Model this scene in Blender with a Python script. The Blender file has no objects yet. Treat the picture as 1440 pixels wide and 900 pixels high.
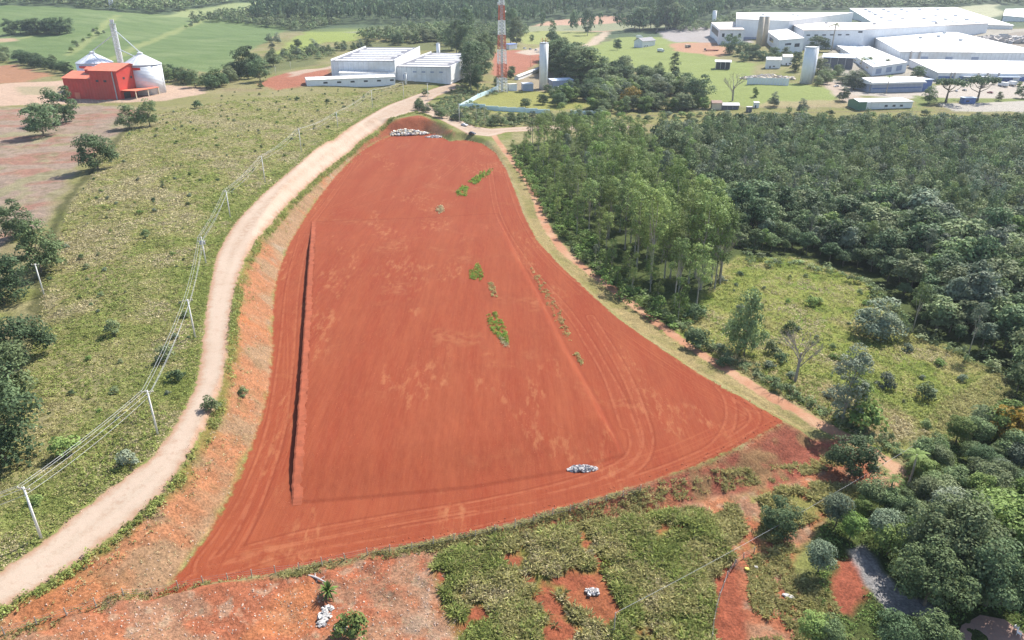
import bpy, math, random
import numpy as np
from mathutils import Vector, Matrix

random.seed(11)
rng = np.random.default_rng(11)
R = math.radians
scene = bpy.context.scene
col = scene.collection

# ------------------------------------------------------------------ camera, world, sun, exposure
CAM_H, PITCH, FPX = 75.0, R(24.5), 1000.0           # metres, radians below level, focal length in photo pixels
cam_d = bpy.data.cameras.new('camera')
cam_d.sensor_width = 36.0
cam_d.lens = 36.0 * FPX / 1440.0
cam_d.clip_start = 0.5
cam_d.clip_end = 12000
cam = bpy.data.objects.new('camera', cam_d)
col.objects.link(cam)
cam.location = (0, 0, CAM_H)
cam.rotation_euler = (R(90) - PITCH, 0, 0)
scene.camera = cam

SUN_EL, SUN_AZ = R(49), R(48)                       # azimuth measured from +x towards +y (behind right)
w = bpy.data.worlds.new('World')
scene.world = w
w.use_nodes = True
nt = w.node_tree
bg = nt.nodes['Background']
sky = nt.nodes.new('ShaderNodeTexSky')
sky.sky_type = 'NISHITA'
sky.sun_disc = False
sky.sun_elevation = SUN_EL
sky.sun_rotation = R(90) - SUN_AZ
nt.links.new(sky.outputs[0], bg.inputs[0])
bg.inputs[1].default_value = 0.12
sun_d = bpy.data.lights.new('sun', 'SUN')
sun_d.energy = 5.0
sun_d.angle = R(0.5)
sun_d.color = (1.0, 0.955, 0.88)
sun = bpy.data.objects.new('sun', sun_d)
col.objects.link(sun)
sun.rotation_euler = Vector((-math.cos(SUN_AZ) * math.cos(SUN_EL), -math.sin(SUN_AZ) * math.cos(SUN_EL), -math.sin(SUN_EL))).to_track_quat('-Z', 'Y').to_euler()
vs = scene.view_settings
vs.view_transform = 'Standard'
vs.look = 'None'
vs.gamma = 1
vs.use_curve_mapping = False
vs.exposure = 1.0
cy = scene.cycles
cy.use_denoising = True
cy.max_bounces = 5
cy.diffuse_bounces = 2
cy.glossy_bounces = 2
cy.transmission_bounces = 2
cy.transparent_max_bounces = 4
cy.volume_bounces = 0
cy.use_adaptive_sampling = True
cy.adaptive_threshold = 0.01
cy.caustics_reflective = False
cy.caustics_refractive = False

# ------------------------------------------------------------------ small helpers
def lin(c):
    c = np.asarray(c, float) / 255.0
    return np.where(c <= 0.04045, c / 12.92, ((c + 0.055) / 1.055) ** 2.4)

def pal(r, g, b, k=0.46):
    "albedo of a surface that photographs as (r, g, b) in the sun"
    return tuple(lin((r, g, b)) * k)

def sstep(a, b, x):
    t = np.clip((x - a) / (b - a), 0, 1)
    return t * t * (3 - 2 * t)

def _hash(ix, iy, seed):
    h = (ix.astype(np.int64) * 374761393 + iy.astype(np.int64) * 668265263 + seed * 974634777) & 0xFFFFFFFF
    h = ((h ^ (h >> 13)) * 1274126177) & 0xFFFFFFFF
    h = h ^ (h >> 16)
    return (h & 0xFFFFFF) / float(0xFFFFFF)

def vnoise(x, y, seed=0):
    x = np.asarray(x, float); y = np.asarray(y, float)
    ix = np.floor(x); iy = np.floor(y)
    fx = x - ix; fy = y - iy
    fx = fx * fx * (3 - 2 * fx); fy = fy * fy * (3 - 2 * fy)
    a = _hash(ix, iy, seed); b = _hash(ix + 1, iy, seed); c = _hash(ix, iy + 1, seed); d = _hash(ix + 1, iy + 1, seed)
    return (a * (1 - fx) + b * fx) * (1 - fy) + (c * (1 - fx) + d * fx) * fy

def fbm(x, y, scale, seed=0, octs=4):
    "about -1 .. 1"
    s = np.zeros_like(np.asarray(x, float)); amp = 1.0; tot = 0
    for k in range(octs):
        s = s + amp * (vnoise(x / scale * 2 ** k + 17.3 * k, y / scale * 2 ** k - 9.1 * k, seed + k) * 2 - 1)
        tot += amp; amp *= 0.55
    return s / tot * 1.6

def sdf(poly, x, y, closed=True):
    "distance to a polyline, negative inside when closed"
    P = np.asarray(poly, float)
    x = np.asarray(x, float); y = np.asarray(y, float)
    shp = x.shape
    x = x.ravel(); y = y.ravel()
    out = np.full(x.shape, 1e18); inside = np.zeros(x.shape, bool)
    n = len(P)
    lo = P.min(0); hi = P.max(0)
    for i in range(n if closed else n - 1):
        a = P[i]; b = P[(i + 1) % n]
        d = b - a
        L = max((d * d).sum(), 1e-9)
        t = np.clip(((x - a[0]) * d[0] + (y - a[1]) * d[1]) / L, 0, 1)
        out = np.minimum(out, (x - a[0] - t * d[0]) ** 2 + (y - a[1] - t * d[1]) ** 2)
        if closed:
            c = (a[1] > y) != (b[1] > y)
            if abs(d[1]) > 1e-12:
                inside ^= c & (x < d[0] * (y - a[1]) / d[1] + a[0])
    out = np.sqrt(out)
    if closed:
        out = np.where(inside, -out, out)
    return out.reshape(shp)

def smooth(pts, n=6):
    "Catmull-Rom through the points"
    p = [np.asarray(q, float) for q in pts]
    p = [2 * p[0] - p[1]] + p + [2 * p[-1] - p[-2]]
    out = []
    for i in range(1, len(p) - 2):
        for k in range(n):
            t = k / n
            out.append(0.5 * (2 * p[i] + (p[i + 1] - p[i - 1]) * t + (2 * p[i - 1] - 5 * p[i] + 4 * p[i + 1] - p[i + 2]) * t * t + (3 * p[i] - p[i - 1] - 3 * p[i + 1] + p[i + 2]) * t ** 3))
    out.append(p[-2])
    return np.array(out)

CP, SP = math.cos(PITCH), math.sin(PITCH)
def ray(px, py):
    u = (px - 720) / FPX; v = (450 - py) / FPX
    return u, CP + v * SP, -SP + v * CP

def at_z(px, py, z):
    u, ry, rz = ray(px, py)
    t = (z - CAM_H) / rz
    return u * t, ry * t

# ------------------------------------------------------------------ the lie of the land
CONTROL = [  # photo pixel and the level of the land there, in metres above the lot
 (-40,860,5.5),(0,830,5.5),(120,745,5.5),(220,670,6),(285,580,6.4),(303,480,6.8),(310,420,7),(330,360,7),(370,310,7.5),(430,250,8),(490,205,8.5),(545,168,8.5),
 (575,152,8.5),(605,146,8),(630,170,6),(655,181,4),(690,189,2),(640,120,9),
 (730,240,-.5),(760,300,-1),(830,390,-1.5),(900,440,-2),(1000,505,-2),(1100,565,-2.5),(1180,610,-3),
 (850,330,-3),(800,230,-1),(900,250,-4),(1000,400,-5),(1100,450,-6),(1200,500,-7),(1300,400,-10),(1400,300,-10),(1200,300,-10),(1100,230,-8),(950,200,-3),(1440,200,-4),(1600,300,-9),(1600,500,-10),
 (1200,700,-4.5),(1300,800,-5),(1440,850,-6),(1440,600,-9),(1600,800,-8),
 (1000,700,-3),(800,750,-1.5),(600,785,-.5),(400,830,-.5),(250,870,1),(0,900,3.8),(700,880,-2.5),(950,880,-4),(400,890,-.3),(1100,900,-4.5),(1440,990,-6),(700,990,-3),(0,990,3),(-200,1000,4.5),
 (200,560,6),(100,600,6),(0,640,5),(200,400,7.5),(100,420,6),(0,450,4),(200,300,9),(100,330,7),(0,320,5),(300,200,12),(200,230,10.5),(400,150,12.5),(100,230,8),(0,230,7),(-200,300,4),(-200,500,4),(-250,700,5),
 (250,150,14),(450,128,12),(520,125,11),(200,138,13.5),(60,138,12),(100,160,11),(-150,150,12),
 (230,112,15),(0,85,15),(100,95,16),(50,70,21),(200,60,25),(350,80,22),(340,105,15),(100,30,44),(300,30,40),(390,42,31),(-150,60,25),(-150,25,48),
 (460,112,17),(600,105,17),(650,112,14),(430,90,18),(420,60,26),(480,70,23),(560,60,26),(640,70,22),(540,45,33),
 (706,130,7),(780,140,4),(760,118,8),(720,90,13),(850,120,6),(900,80,13),(780,60,20),(830,38,28),(950,60,20),(1000,80,15),(900,165,-1),(1100,165,-1),(1300,165,0),(1440,165,0),(1600,165,0),
 (1250,150,2.5),(1100,120,8),(1250,128,6),(1400,120,6),(1020,56,25),(960,45,25),
]
_cw = [at_z(*c) + (c[2],) for c in CONTROL]
_cw += [(-2200,1000,45),(-1500,1500,82),(-900,1450,80),(-300,1350,50),(200,1300,32),(600,1300,40),(1000,1300,44),(1500,1400,56),(2200,1000,30)]
_cw += [(x, 1900, 100 + 8 * math.sin(x * .003)) for x in range(-2500, 2501, 500)]
_cw += [(x, 2800, 150) for x in range(-3500, 3501, 1000)]
_cw += [(-120, 25, 5), (0, 25, -3), (120, 25, -6)]
_cw += [(u * t, 1.066 * t, z) for u in (.40, .56, .74, .95) for t, z in ((615, 7), (650, 11), (700, 14.5), (800, 19.5), (900, 25), (1000, 31), (1100, 38))]
_C = np.array(_cw)
def _tps(r2):
    return np.where(r2 > 1e-12, 0.5 * r2 * np.log(np.maximum(r2, 1e-12)), 0)
_q = _C[:, :2] / 200.0
_K = _tps(((_q[:, None] - _q[None]) ** 2).sum(-1)) + np.eye(len(_q)) * 0.004
_A = np.zeros((len(_q) + 3,) * 2)
_A[:-3, :-3] = _K
_A[:-3, -3:] = np.c_[np.ones(len(_q)), _q]
_A[-3:, :-3] = _A[:-3, -3:].T
_W = np.linalg.solve(_A, np.r_[_C[:, 2], 0, 0, 0])

def natural(x, y):
    x = np.asarray(x, float) / 200; y = np.asarray(y, float) / 200
    h = _W[-3] + _W[-2] * x + _W[-1] * y
    for i in range(len(_q)):
        h = h + _W[i] * _tps((x - _q[i, 0]) ** 2 + (y - _q[i, 1]) ** 2)
    return h

LOT_PX = [(213,846),(290,822),(420,800),(560,770),(700,742),(800,712),(900,683),(980,655),(1050,622),(1104,593),(1060,568),(1000,535),(930,490),(870,448),(830,412),
 (790,375),(757,340),(738,305),(725,270),(713,240),(697,215),(678,202),(652,197),(632,199),(615,190),(596,187),(577,189),(552,191),(535,197),(515,209),(500,219),(470,250),(445,282),(425,312),(405,346),(392,380),(386,410),(383,450),
 (383,490),(379,540),(367,590),(349,640),(322,700),(287,760),(248,812)]
LOT = np.array([at_z(px, py, 0) for px, py in LOT_PX])
PLAT_L = np.array([at_z(*p, 0) for p in [(409,712),(415,655),(420,600),(427,500),(431,430),(437,345),(438,312)]])
PLAT = np.array([at_z(*p, 0) for p in [(409,708),(520,699),(660,686),(790,664),(878,640),(850,580),(800,492),(760,415),(722,345),(700,300),(600,306),(438,312),(437,345),(431,430),(427,500),(420,600),(415,655)]])

def height0(x, y):
    "level of the ground without the small bumps"
    x = np.asarray(x, float); y = np.asarray(y, float)
    h = natural(x, y)
    near = (np.abs(x) < 160) & (y > 30) & (y < 560)
    if near.any():
        xs, ys, hs = x[near], y[near], h[near]
        d = np.maximum(sdf(LOT, xs, ys), 0)
        dn = d + 0.5 * fbm(xs, ys, 6, 5, 3) * np.minimum(d, 1)
        hs = np.clip(hs, -0.55 * dn, 0.85 * dn)
        dp = -sdf(PLAT, xs, ys)
        wob = 0.09 * fbm(xs, ys, 5, 31, 2)
        dl = sdf(PLAT_L, xs, ys, False) + wob
        db = sdf(PLAT[:5], xs, ys, False) + wob; dr = sdf(PLAT[4:10], xs, ys, False) + wob; dt = sdf(PLAT[9:12], xs, ys, False)
        hs = hs + np.where(dp > 0, 1.6 * np.minimum(np.minimum(sstep(0, 1.1, dl), sstep(-2, 13, db)), np.minimum(sstep(0, 2.2, dr), sstep(-2, 40, dt))), 0)
        h = h.copy(); h[near] = hs
    return h

_T = 40 * (3600 / 40.0) ** (np.arange(700) / 699.0)
def P(px, py):
    "the point of the ground that the photo shows at this pixel"
    u, ry, rz = ray(px, py)
    z = CAM_H + _T * rz - height0(_T * u, _T * ry)
    k = np.argmax(z < 0)
    if z[k] >= 0:
        k = len(_T) - 1
    a, b = _T[max(k - 1, 0)], _T[k]
    for _ in range(3):
        tt = np.linspace(a, b, 12)
        zz = CAM_H + tt * rz - height0(tt * u, tt * ry)
        j = max(int(np.argmax(zz < 0)), 1)
        a, b = tt[j - 1], tt[j]
    t = 0.5 * (a + b)
    return Vector((t * u, t * ry, float(height0(np.array([t * u]), np.array([t * ry]))[0])))

def Pxy(pts):
    return np.array([P(*p)[:2] for p in pts])

def zat(x, y):
    return float(height0(np.array([float(x)]), np.array([float(y)]))[0])

def top_z(p, py):
    "level of a point straight above p that the photo shows at row py"
    u, ry, rz = ray(720, py)
    return CAM_H + p[1] * rz / ry

# ------------------------------------------------------------------ outlines of roads and surfaces
ROAD_L = Pxy([(-70,850),(0,803),(60,762),(120,712),(175,672),(215,640),(240,607),(262,570),(275,540),(283,500),(286,470),(288,450),(291,430),(297,395),(305,360),(323,325),(343,300),(362,280),(390,255),(420,230),(450,205),(490,180),(520,162),(548,147),(575,137),(600,128),(636,117)])
ROAD_R = Pxy([(-60,895),(0,856),(60,822),(130,775),(180,735),(220,700),(250,665),(275,625),(299,580),(313,535),(319,500),(321,470),(325,440),(332,400),(345,365),(360,340),(390,305),(420,272),(450,245),(480,222),(510,196),(540,175),(560,164),(585,157),(608,164),(638,178),(660,189),(690,192)])
ROAD_J = Pxy([(712,186),(780,182),(850,184),(905,181),(905,177),(850,178),(780,176),(720,179),(690,181),(668,178),(650,170),(625,160),(606,150),(602,144),(615,135),(652,121)])
ROAD = np.vstack([smooth(ROAD_L, 4), ROAD_J[::-1], smooth(ROAD_R, 4)[::-1]])
TRACK_C = smooth(Pxy([(694,190),(712,215),(735,245),(752,275),(764,310),(790,350),(817,373),(856,402),(900,436),(967,485),(1064,546),(1130,583),(1165,603),(1205,622),(1245,648),(1265,668),(1240,690)]), 5)
EDGE_C = smooth(Pxy([(700,205),(722,235),(740,270),(752,305),(775,345),(830,400),(880,440),(950,490),(1040,545),(1120,590)]), 5)

HAZE = 0.000075
def d_road(x, y):
    return sdf(ROAD, x, y)
def d_track(x, y):
    return sdf(TRACK_C, x, y, False) - 1.7
def d_lot(x, y):
    return sdf(LOT, x, y)
# ------------------------------------------------------------------ node helpers
class NG:
    def __init__(s, name):
        s.m = bpy.data.materials.new(name); s.m.use_nodes = True
        s.t = s.m.node_tree; s.t.nodes.clear()
        s.out = s.t.nodes.new('ShaderNodeOutputMaterial')
    def n(s, typ, props=None, **ins):
        nd = s.t.nodes.new('ShaderNode' + typ)
        for k, v in (props or {}).items():
            setattr(nd, k, v)
        for k, v in ins.items():
            key = int(k[1:]) if k[0] == 'i' and k[1:].isdigit() else k.replace('_', ' ')
            s.set(nd.inputs[key], v)
        return nd
    def set(s, sock, v):
        if isinstance(v, bpy.types.NodeSocket):
            s.t.links.new(v, sock)
        elif isinstance(v, (tuple, list)) and len(v) == 3 and sock.type == 'RGBA':
            sock.default_value = (*v, 1)
        else:
            sock.default_value = v
    def math(s, op, a, b=0.0, c=0.0, clamp=False):
        nd = s.n('Math', {'operation': op, 'use_clamp': clamp}, i0=a, i1=b, i2=c)
        return nd.outputs[0]
    def ramp(s, v, a, b, c=0.0, d=1.0):
        nd = s.n('MapRange', {'interpolation_type': 'SMOOTHSTEP'}, Value=v)
        for k, q in zip(('From Min', 'From Max', 'To Min', 'To Max'), (a, b, c, d)):
            s.set(nd.inputs[k], q)
        return nd.outputs[0]
    def noise(s, vec, scale, detail=3.0, rough=0.55, dist=0.0):
        nd = s.n('TexNoise', {}, Vector=vec, Scale=scale, Detail=detail, Roughness=rough, Distortion=dist)
        return nd.outputs['Fac']
    def mix(s, f, a, b, mode='MIX'):
        nd = s.t.nodes.new('ShaderNodeMix'); nd.data_type = 'RGBA'; nd.blend_type = mode
        s.set(nd.inputs[0], f); s.set(nd.inputs[6], a); s.set(nd.inputs[7], b)
        return nd.outputs[2]
    def attr(s, name):
        return s.n('Attribute', {'attribute_name': name})
    def pos(s):
        return s.n('NewGeometry').outputs['Position']
    def mapv(s, vec, scale=(1, 1, 1), rot=(0, 0, 0)):
        return s.n('Mapping', {}, Vector=vec, Scale=scale, Rotation=rot).outputs[0]
    def bump(s, h, strength=0.5, dist=0.1):
        return s.n('Bump', {}, Height=h, Strength=strength, Distance=dist).outputs[0]
    def finish(s, color, rough=0.8, normal=None, metal=0.0, spec=0.3):
        b = s.n('BsdfPrincipled', {}, Base_Color=color, Roughness=rough, Metallic=metal)
        s.set(b.inputs['Specular IOR Level'], spec)
        if normal is not None:
            s.set(b.inputs['Normal'], normal)
        s.t.links.new(b.outputs[0], s.out.inputs[0])
        return s.m

def plain(name, color, rough=0.7, metal=0.0, var=0.12, scale=3.0, spec=0.3, stain=None):
    "a painted or mineral surface with uneven tone and a little grain"
    g = NG(name)
    tc = g.n('TexCoord').outputs['Object']
    f = g.noise(tc, scale, 4, 0.6)
    c = g.mix(g.ramp(f, .3, .7), tuple(np.array(color) * (1 - var)), tuple(np.minimum(np.array(color) * (1 + var), .9)))
    if stain:
        f2 = g.noise(g.mapv(tc, (1.2, 1.2, .15)), 1.3, 4, .6)
        c = g.mix(g.ramp(f2, .52, .75, 0, .55), c, stain)
    return g.finish(c, rough, g.bump(g.noise(tc, scale * 9, 2), .15, .02), metal, spec)

# ------------------------------------------------------------------ terrain grid, fine near and coarse far
NR, NCOL = 1250, 640
_ys = 24 * (2850 / 24.0) ** (np.arange(NR) / (NR - 1.0))
# even out the size on the picture: finer rows where the photo looks
_ss = np.sinh(np.linspace(-1.0, 1.0, NCOL) * 0.9) / math.sinh(0.9) * 1.3
GX = (_ys[:, None] * _ss[None, :])
GY = np.repeat(_ys[:, None], NCOL, 1)
GZ = height0(GX, GY)

D_ROAD = d_road(GX, GY); D_TRACK = d_track(GX, GY); D_LOT = d_lot(GX, GY)
far = sstep(400, 900, GY)

def region(px, warp=3.0, scale=12.0, seed=0, px_mode=True):
    d = sdf(Pxy(px) if px_mode else px, GX, GY)
    return d + warp * fbm(GX, GY, scale, seed, 3)

SOIL = np.zeros((NR, NCOL, 3))
def put(mask, c):
    global SOIL
    c = np.asarray(c, float)
    SOIL = SOIL * (1 - mask[..., None]) + c * mask[..., None]
def inside(d, soft=1.0):
    return sstep(soft, -soft, d)

# pasture by default: straw, olive and fresh green in patches
n1 = fbm(GX, GY, 40, 1, 5); n2 = fbm(GX, GY, 9, 2, 4); n3 = fbm(GX, GY, 90, 3, 3); n4 = fbm(GX, GY, 3.2, 4, 3)
SOIL[:] = pal(168, 164, 112)
put(sstep(-.35, .6, n1 * .6 + n2 * .5 + n4 * .25), pal(184, 174, 132))
put(sstep(.1, .8, n3 * .7 - n2 * .5 + n4 * .2) * .75, pal(150, 158, 88))
put(sstep(.35, .95, n2 * .6 + n4 * .6) * .55, pal(124, 126, 80))
put(sstep(.45, .9, fbm(GX, GY, 22, 8, 4)) * .4, pal(176, 150, 125))

# greener verge left of the road
put(sstep(22, 3, D_ROAD) * sstep(-1, 0, D_ROAD) * sstep(-.5, .5, n2 + .35 * sstep(250, 90, GY)) * .7 * (GX < 0), pal(134, 154, 66))

# ground below the woods on the right and in the valley
FOREST_PX = [(716,205),(800,350),(880,430),(940,470),(1000,440),(1045,370),(1130,365),(1215,395),(1255,460),(1330,490),(1400,525),(1340,590),(1290,640),(1230,700),(1150,730),(1120,800),(1160,900),(1440,990),(1700,900),(1700,180),(1250,188),(1000,182),(780,195)]
put(inside(region(FOREST_PX, 5, 15, 21), 3), pal(96, 110, 62))
# open meadow between the grove and the wood
MEADOW_PX = [(925,465),(985,455),(1000,395),(1040,362),(1120,362),(1215,392),(1260,462),(1330,488),(1395,520),(1345,560),(1310,610),(1230,640),(1180,605),(1060,540),(960,488)]
md = region(MEADOW_PX, 3, 10, 22)
mm = inside(md, 2.5)
put(mm, pal(166, 174, 92))
put(mm * sstep(-.1, .6, n2 * .6 + n4 * .6), pal(128, 152, 62))
put(mm * sstep(.1, .7, fbm(GX, GY, 16, 33, 4)) * .8, pal(192, 178, 126))
put(mm * inside(region([(1190,545),(1290,590),(1260,625),(1190,600),(1120,580),(1060,540),(1000,508),(1040,500)], 4, 8, 35), 3) * .8, pal(188, 164, 134))

# harvested red field at far left
PLOUGH_PX = [(-400,420),(-60,400),(0,350),(25,330),(60,320),(95,250),(120,225),(165,190),(205,160),(180,148),(60,150),(-60,155),(-400,200)]
pm = inside(region(PLOUGH_PX, 3, 14, 41), 2.5)
put(pm, pal(196, 172, 158))
put(pm * .7 * sstep(.05, .6, fbm(GX * .35 + GY * .2, GY, 10, 42, 4)), pal(198, 142, 126))
put(pm * sstep(.0, .5, fbm(GX, GY, 14, 43, 5)), pal(188, 178, 146))
put(pm * sstep(.2, .8, n4 + n2 * .4) * .5, pal(150, 140, 106))
# dark ditch between that field and the pasture
DITCH = smooth(Pxy([(205,160),(170,190),(135,235),(110,262),(90,290),(75,330),(60,400),(50,450),(30,480)]), 4)
put(sstep(2.6, .6, sdf(DITCH, GX, GY, False) + n4 * 1.2) * .75, pal(96, 100, 62))

# mill yard
put(inside(region([(-80,124),(40,116),(95,112),(200,118),(290,122),(285,131),(235,142),(180,144),(90,146),(-80,150)], 3, 20, 51), 3), pal(236, 204, 184))
put(inside(region([(20,122),(80,121),(84,133),(30,134)], 2, 12, 52), 3), pal(206, 190, 160))
put(inside(region([(-80,95),(20,92),(75,106),(40,116),(-80,124)], 5, 20, 53), 4) * .8, pal(212, 150, 124))
# crop field on the slope
FIELD_PX = [(-300,92),(0,82),(60,88),(120,100),(220,92),(300,104),(330,88),(372,60),(405,38),(330,28),(240,22),(170,17),(80,10),(0,7),(-300,0)]
fm = inside(region(FIELD_PX, 5, 40, 61), 4)
put(fm, pal(136, 160, 104))
put(fm * sstep(-.2, .7, fbm(GX, GY, 70, 62, 4)), pal(150, 170, 116))
put(fm * sstep(.2, .8, fbm(GX * .4, GY, 30, 63, 4)) * .6, pal(118, 146, 92))
put(fm * sstep(.2, .9, np.sin((GX * .5 + GY) * .16 + 3 * n3)) * .35, pal(112, 140, 84))
for a, b_, s in (((300,20),(205,62),9), ((200,62),(150,86),9), ((165,22),(95,78),7), ((62,47),(0,60),5)):
    ln = np.array([P(*a)[:2], P(*b_)[:2]])
    put(fm * sstep(s, s * .3, sdf(ln, GX, GY, False) + 4 * n2) * .7, pal(186, 194, 132))
put(inside(region([(-10,54),(20,53),(28,58),(-10,60)], 3, 20, 64), 3), pal(226, 196, 168))
# scrub and bright pasture beyond the white warehouse
put(inside(region([(385,85),(400,62),(440,42),(480,38),(520,40),(500,58),(460,60),(430,72)], 8, 30, 71), 6), pal(178, 192, 108))
put(inside(region([(340,85),(420,72),(500,60),(620,52),(700,52),(690,75),(610,72),(490,70),(430,92),(360,108)], 8, 30, 72), 6) * .8, pal(128, 136, 92))
put(inside(region([(365,118),(395,104),(440,96),(468,94),(470,108),(430,120),(390,126)], 3, 15, 73), 3), pal(206, 136, 112))
put(inside(region([(405,102),(470,92),(470,96),(410,108)], 3, 15, 74), 3), pal(228, 200, 182))
put(sstep(1000, 1150, GY + 60 * n3) * (1 - fm), pal(104, 124, 92))
# red yard and pale cleared ground around the tower compound
put(inside(region([(690,104),(694,74),(720,70),(760,74),(762,84),(745,96),(705,112)], 2, 14, 81), 2), pal(208, 140, 118))
put(inside(region([(725,74),(760,66),(800,68),(795,74),(745,78)], 2, 14, 82), 2), pal(232, 212, 198))
put(inside(region([(745,38),(775,28),(850,22),(895,26),(890,40),(860,44),(770,44)], 3, 25, 83), 3), pal(234, 192, 170))
put(inside(region([(722,52),(745,42),(790,44),(840,46),(830,66),(790,62),(740,62)], 6, 25, 84), 4), pal(184, 190, 120))
put(inside(region([(816,68),(836,52),(850,44),(858,46),(848,56),(828,70)], 2, 14, 85), 2), pal(230, 208, 188))
put(inside(region([(650,150),(700,130),(740,124),(800,132),(830,150),(760,158),(690,158)], 3, 14, 86), 3), pal(178, 178, 104))
put(inside(region([(720,128),(735,108),(770,100),(790,122),(770,128)], 2, 10, 87), 2) * .8, pal(196, 178, 160))
# lawn
put(inside(region([(800,80),(830,66),(870,52),(930,52),(1005,62),(1012,84),(1060,90),(1060,116),(1130,118),(1185,130),(1175,146),(1120,148),(1050,150),(1000,140),(990,120),(930,105),(860,95)], 4, 20, 91), 4), pal(170, 184, 110))
put(inside(region([(940,62),(1010,58),(1030,74),(1010,80),(950,72)], 3, 14, 92), 3), pal(226, 176, 146))
put(inside(region([(925,45),(960,36),(1040,40),(1060,60),(1000,60),(940,58)], 3, 20, 93), 3), pal(206, 198, 200))
put(inside(region([(1080,142),(1180,142),(1200,150),(1100,153),(1060,150)], 3, 14, 94), 3) * .7, pal(206, 184, 150))
put(inside(region([(1148,112),(1165,106),(1215,140),(1205,150),(1180,140)], 1.5, 10, 95), 2), pal(224, 204, 190))
put(inside(region([(1165,112),(1230,116),(1300,122),(1440,104),(1700,104),(1700,140),(1440,138),(1300,140),(1200,134)], 2, 20, 96), 2), pal(228, 216, 208))
put(inside(region([(1285,134),(1330,138),(1440,138),(1700,138),(1700,143),(1330,143),(1290,152)], 2, 12, 97), 2), pal(150, 164, 96))
put(inside(region([(1318,146),(1440,142),(1700,142),(1700,158),(1440,159),(1345,158)], 1, 10, 98), 1.5), pal(222, 214, 208))
put(inside(region([(1130,92),(1190,60),(1240,50),(1300,30),(1420,40),(1700,40),(1700,104),(1440,104),(1300,118),(1200,112)], 2, 20, 99), 2), pal(206, 198, 188))
put(inside(region([(1345,58),(1440,44),(1700,40),(1700,74),(1440,72)], 2, 14, 100), 2), pal(186, 174, 164))
# railway bench: straw strip above the valley wood
put(inside(region([(860,158),(1100,154),(1440,158),(1700,158),(1700,176),(1440,178),(1150,176),(860,172)], 3, 14, 101), 3), pal(170, 166, 108))
for a in (((870,161),(1180,157),(1440,160),(1700,160)), ((1000,172),(1180,169),(1440,172))):
    ln = smooth(Pxy(a), 5)
    put(sstep(2.2, .6, sdf(ln, GX, GY, False)) * .7, pal(150, 134, 112))
put(inside(region([(1170,192),(1300,194),(1345,199),(1280,200),(1180,198)], 2, 14, 102), 2), pal(224, 210, 186))
# far hills: woods floor with a few clearings
put(inside(region([(200,24),(330,4),(390,0),(400,12),(300,24)], 15, 60, 111), 10), pal(184, 196, 140))
put(inside(region([(480,46),(620,41),(760,36),(900,30),(960,30),(960,36),(760,43),(560,50)], 6, 60, 112), 5), pal(180, 184, 150))
put(inside(region([(1310,26),(1345,10),(1400,6),(1412,20),(1370,30)], 10, 60, 113), 8), pal(214, 214, 180))

# cut bank between the lot and the road, and its fill on the right
bank = sstep(30, 20, D_LOT) * sstep(-1, 0, D_LOT) * (D_ROAD > 0)
left_bank = inside(sdf(np.vstack([ROAD_R[1:-2], LOT[-23:-14][::-1], LOT[-14:][:0], ]), GX, GY), 1)
BANK_PX = [(0,862),(60,827),(130,780),(180,740),(220,705),(250,670),(275,630),(300,585),(315,535),(321,500),(324,470),(328,440),(335,400),(348,365),(362,342),(392,307),(422,274),(452,247),(482,224),(512,198),(542,177),(562,167),(590,162),(612,170),(634,184),(640,192)]
BANK = np.vstack([Pxy(BANK_PX), LOT[24:][::1], Pxy([(200,848),(100,868),(0,890)])])
bd = sdf(BANK, GX, GY) + .8 * n2
bm = inside(bd, .8) * (D_ROAD > 0)
q = np.clip(D_LOT / 9.0, 0, 1)
put(bm, pal(208, 146, 110))
put(bm * sstep(-.3, .3, fbm(GX, GY, 7, 121, 4) + .45 - q) * .85, pal(192, 160, 130))
put(bm * sstep(.0, .6, fbm(GX, GY, 14, 122, 4) + q - .75) * .8, pal(218, 140, 96))
put(bm * sstep(.3, .7, fbm(GX, GY, 2.5, 123, 3)) * .35, pal(160, 134, 98))
put(bm * sstep(.5, .8, fbm(GX, GY, 8, 124, 4)) * sstep(160, 230, GY) * .6, pal(206, 190, 172))
put(bm * sstep(-35, -60, GX) * sstep(330, 400, GY) * .9, pal(178, 98, 72))
put(sstep(2.6, .4, np.where(D_ROAD > 0, D_ROAD, 99) + .9 * n4) * (GX > -200) * bm * .8, pal(124, 138, 68))

# bare earth in front, with straw litter, and the scrubby slope to its right
FRONT_PX = [(0,893),(60,876),(130,858),(200,842),(250,830),(330,816),(420,804),(560,774),(700,746),(800,717),(900,690),(980,660),(1050,628),(1104,597),(1180,622),(1240,662),(1240,690),(1170,720),(1110,790),(1150,900),(1300,1100),(400,1100),(-200,1000)]
fr = inside(region(FRONT_PX, .8, 4, 131), .8) * (D_LOT > 0)
put(fr, pal(202, 126, 96))
put(fr * sstep(-.1, .7, fbm(GX, GY, 9, 132, 4)) * .8, pal(222, 152, 114))
put(fr * sstep(-.05, .5, fbm(GX, GY, 5, 133, 5)) * .75, pal(196, 156, 130))
put(fr * sstep(.35, .7, fbm(GX, GY, 1.6, 145, 3)) * .5, pal(212, 190, 166))
put(fr * inside(region([(580,830),(600,780),(640,760),(625,800),(640,860),(660,910),(560,910),(580,870)], 2, 5, 134), 1.5) * sstep(-.5, .3, n4) * .85, pal(204, 176, 156))
put(fr * inside(region([(380,835),(440,815),(450,870),(420,905),(330,905),(360,870)], 2, 5, 135), 1.5) * .6, pal(232, 152, 104))
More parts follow.
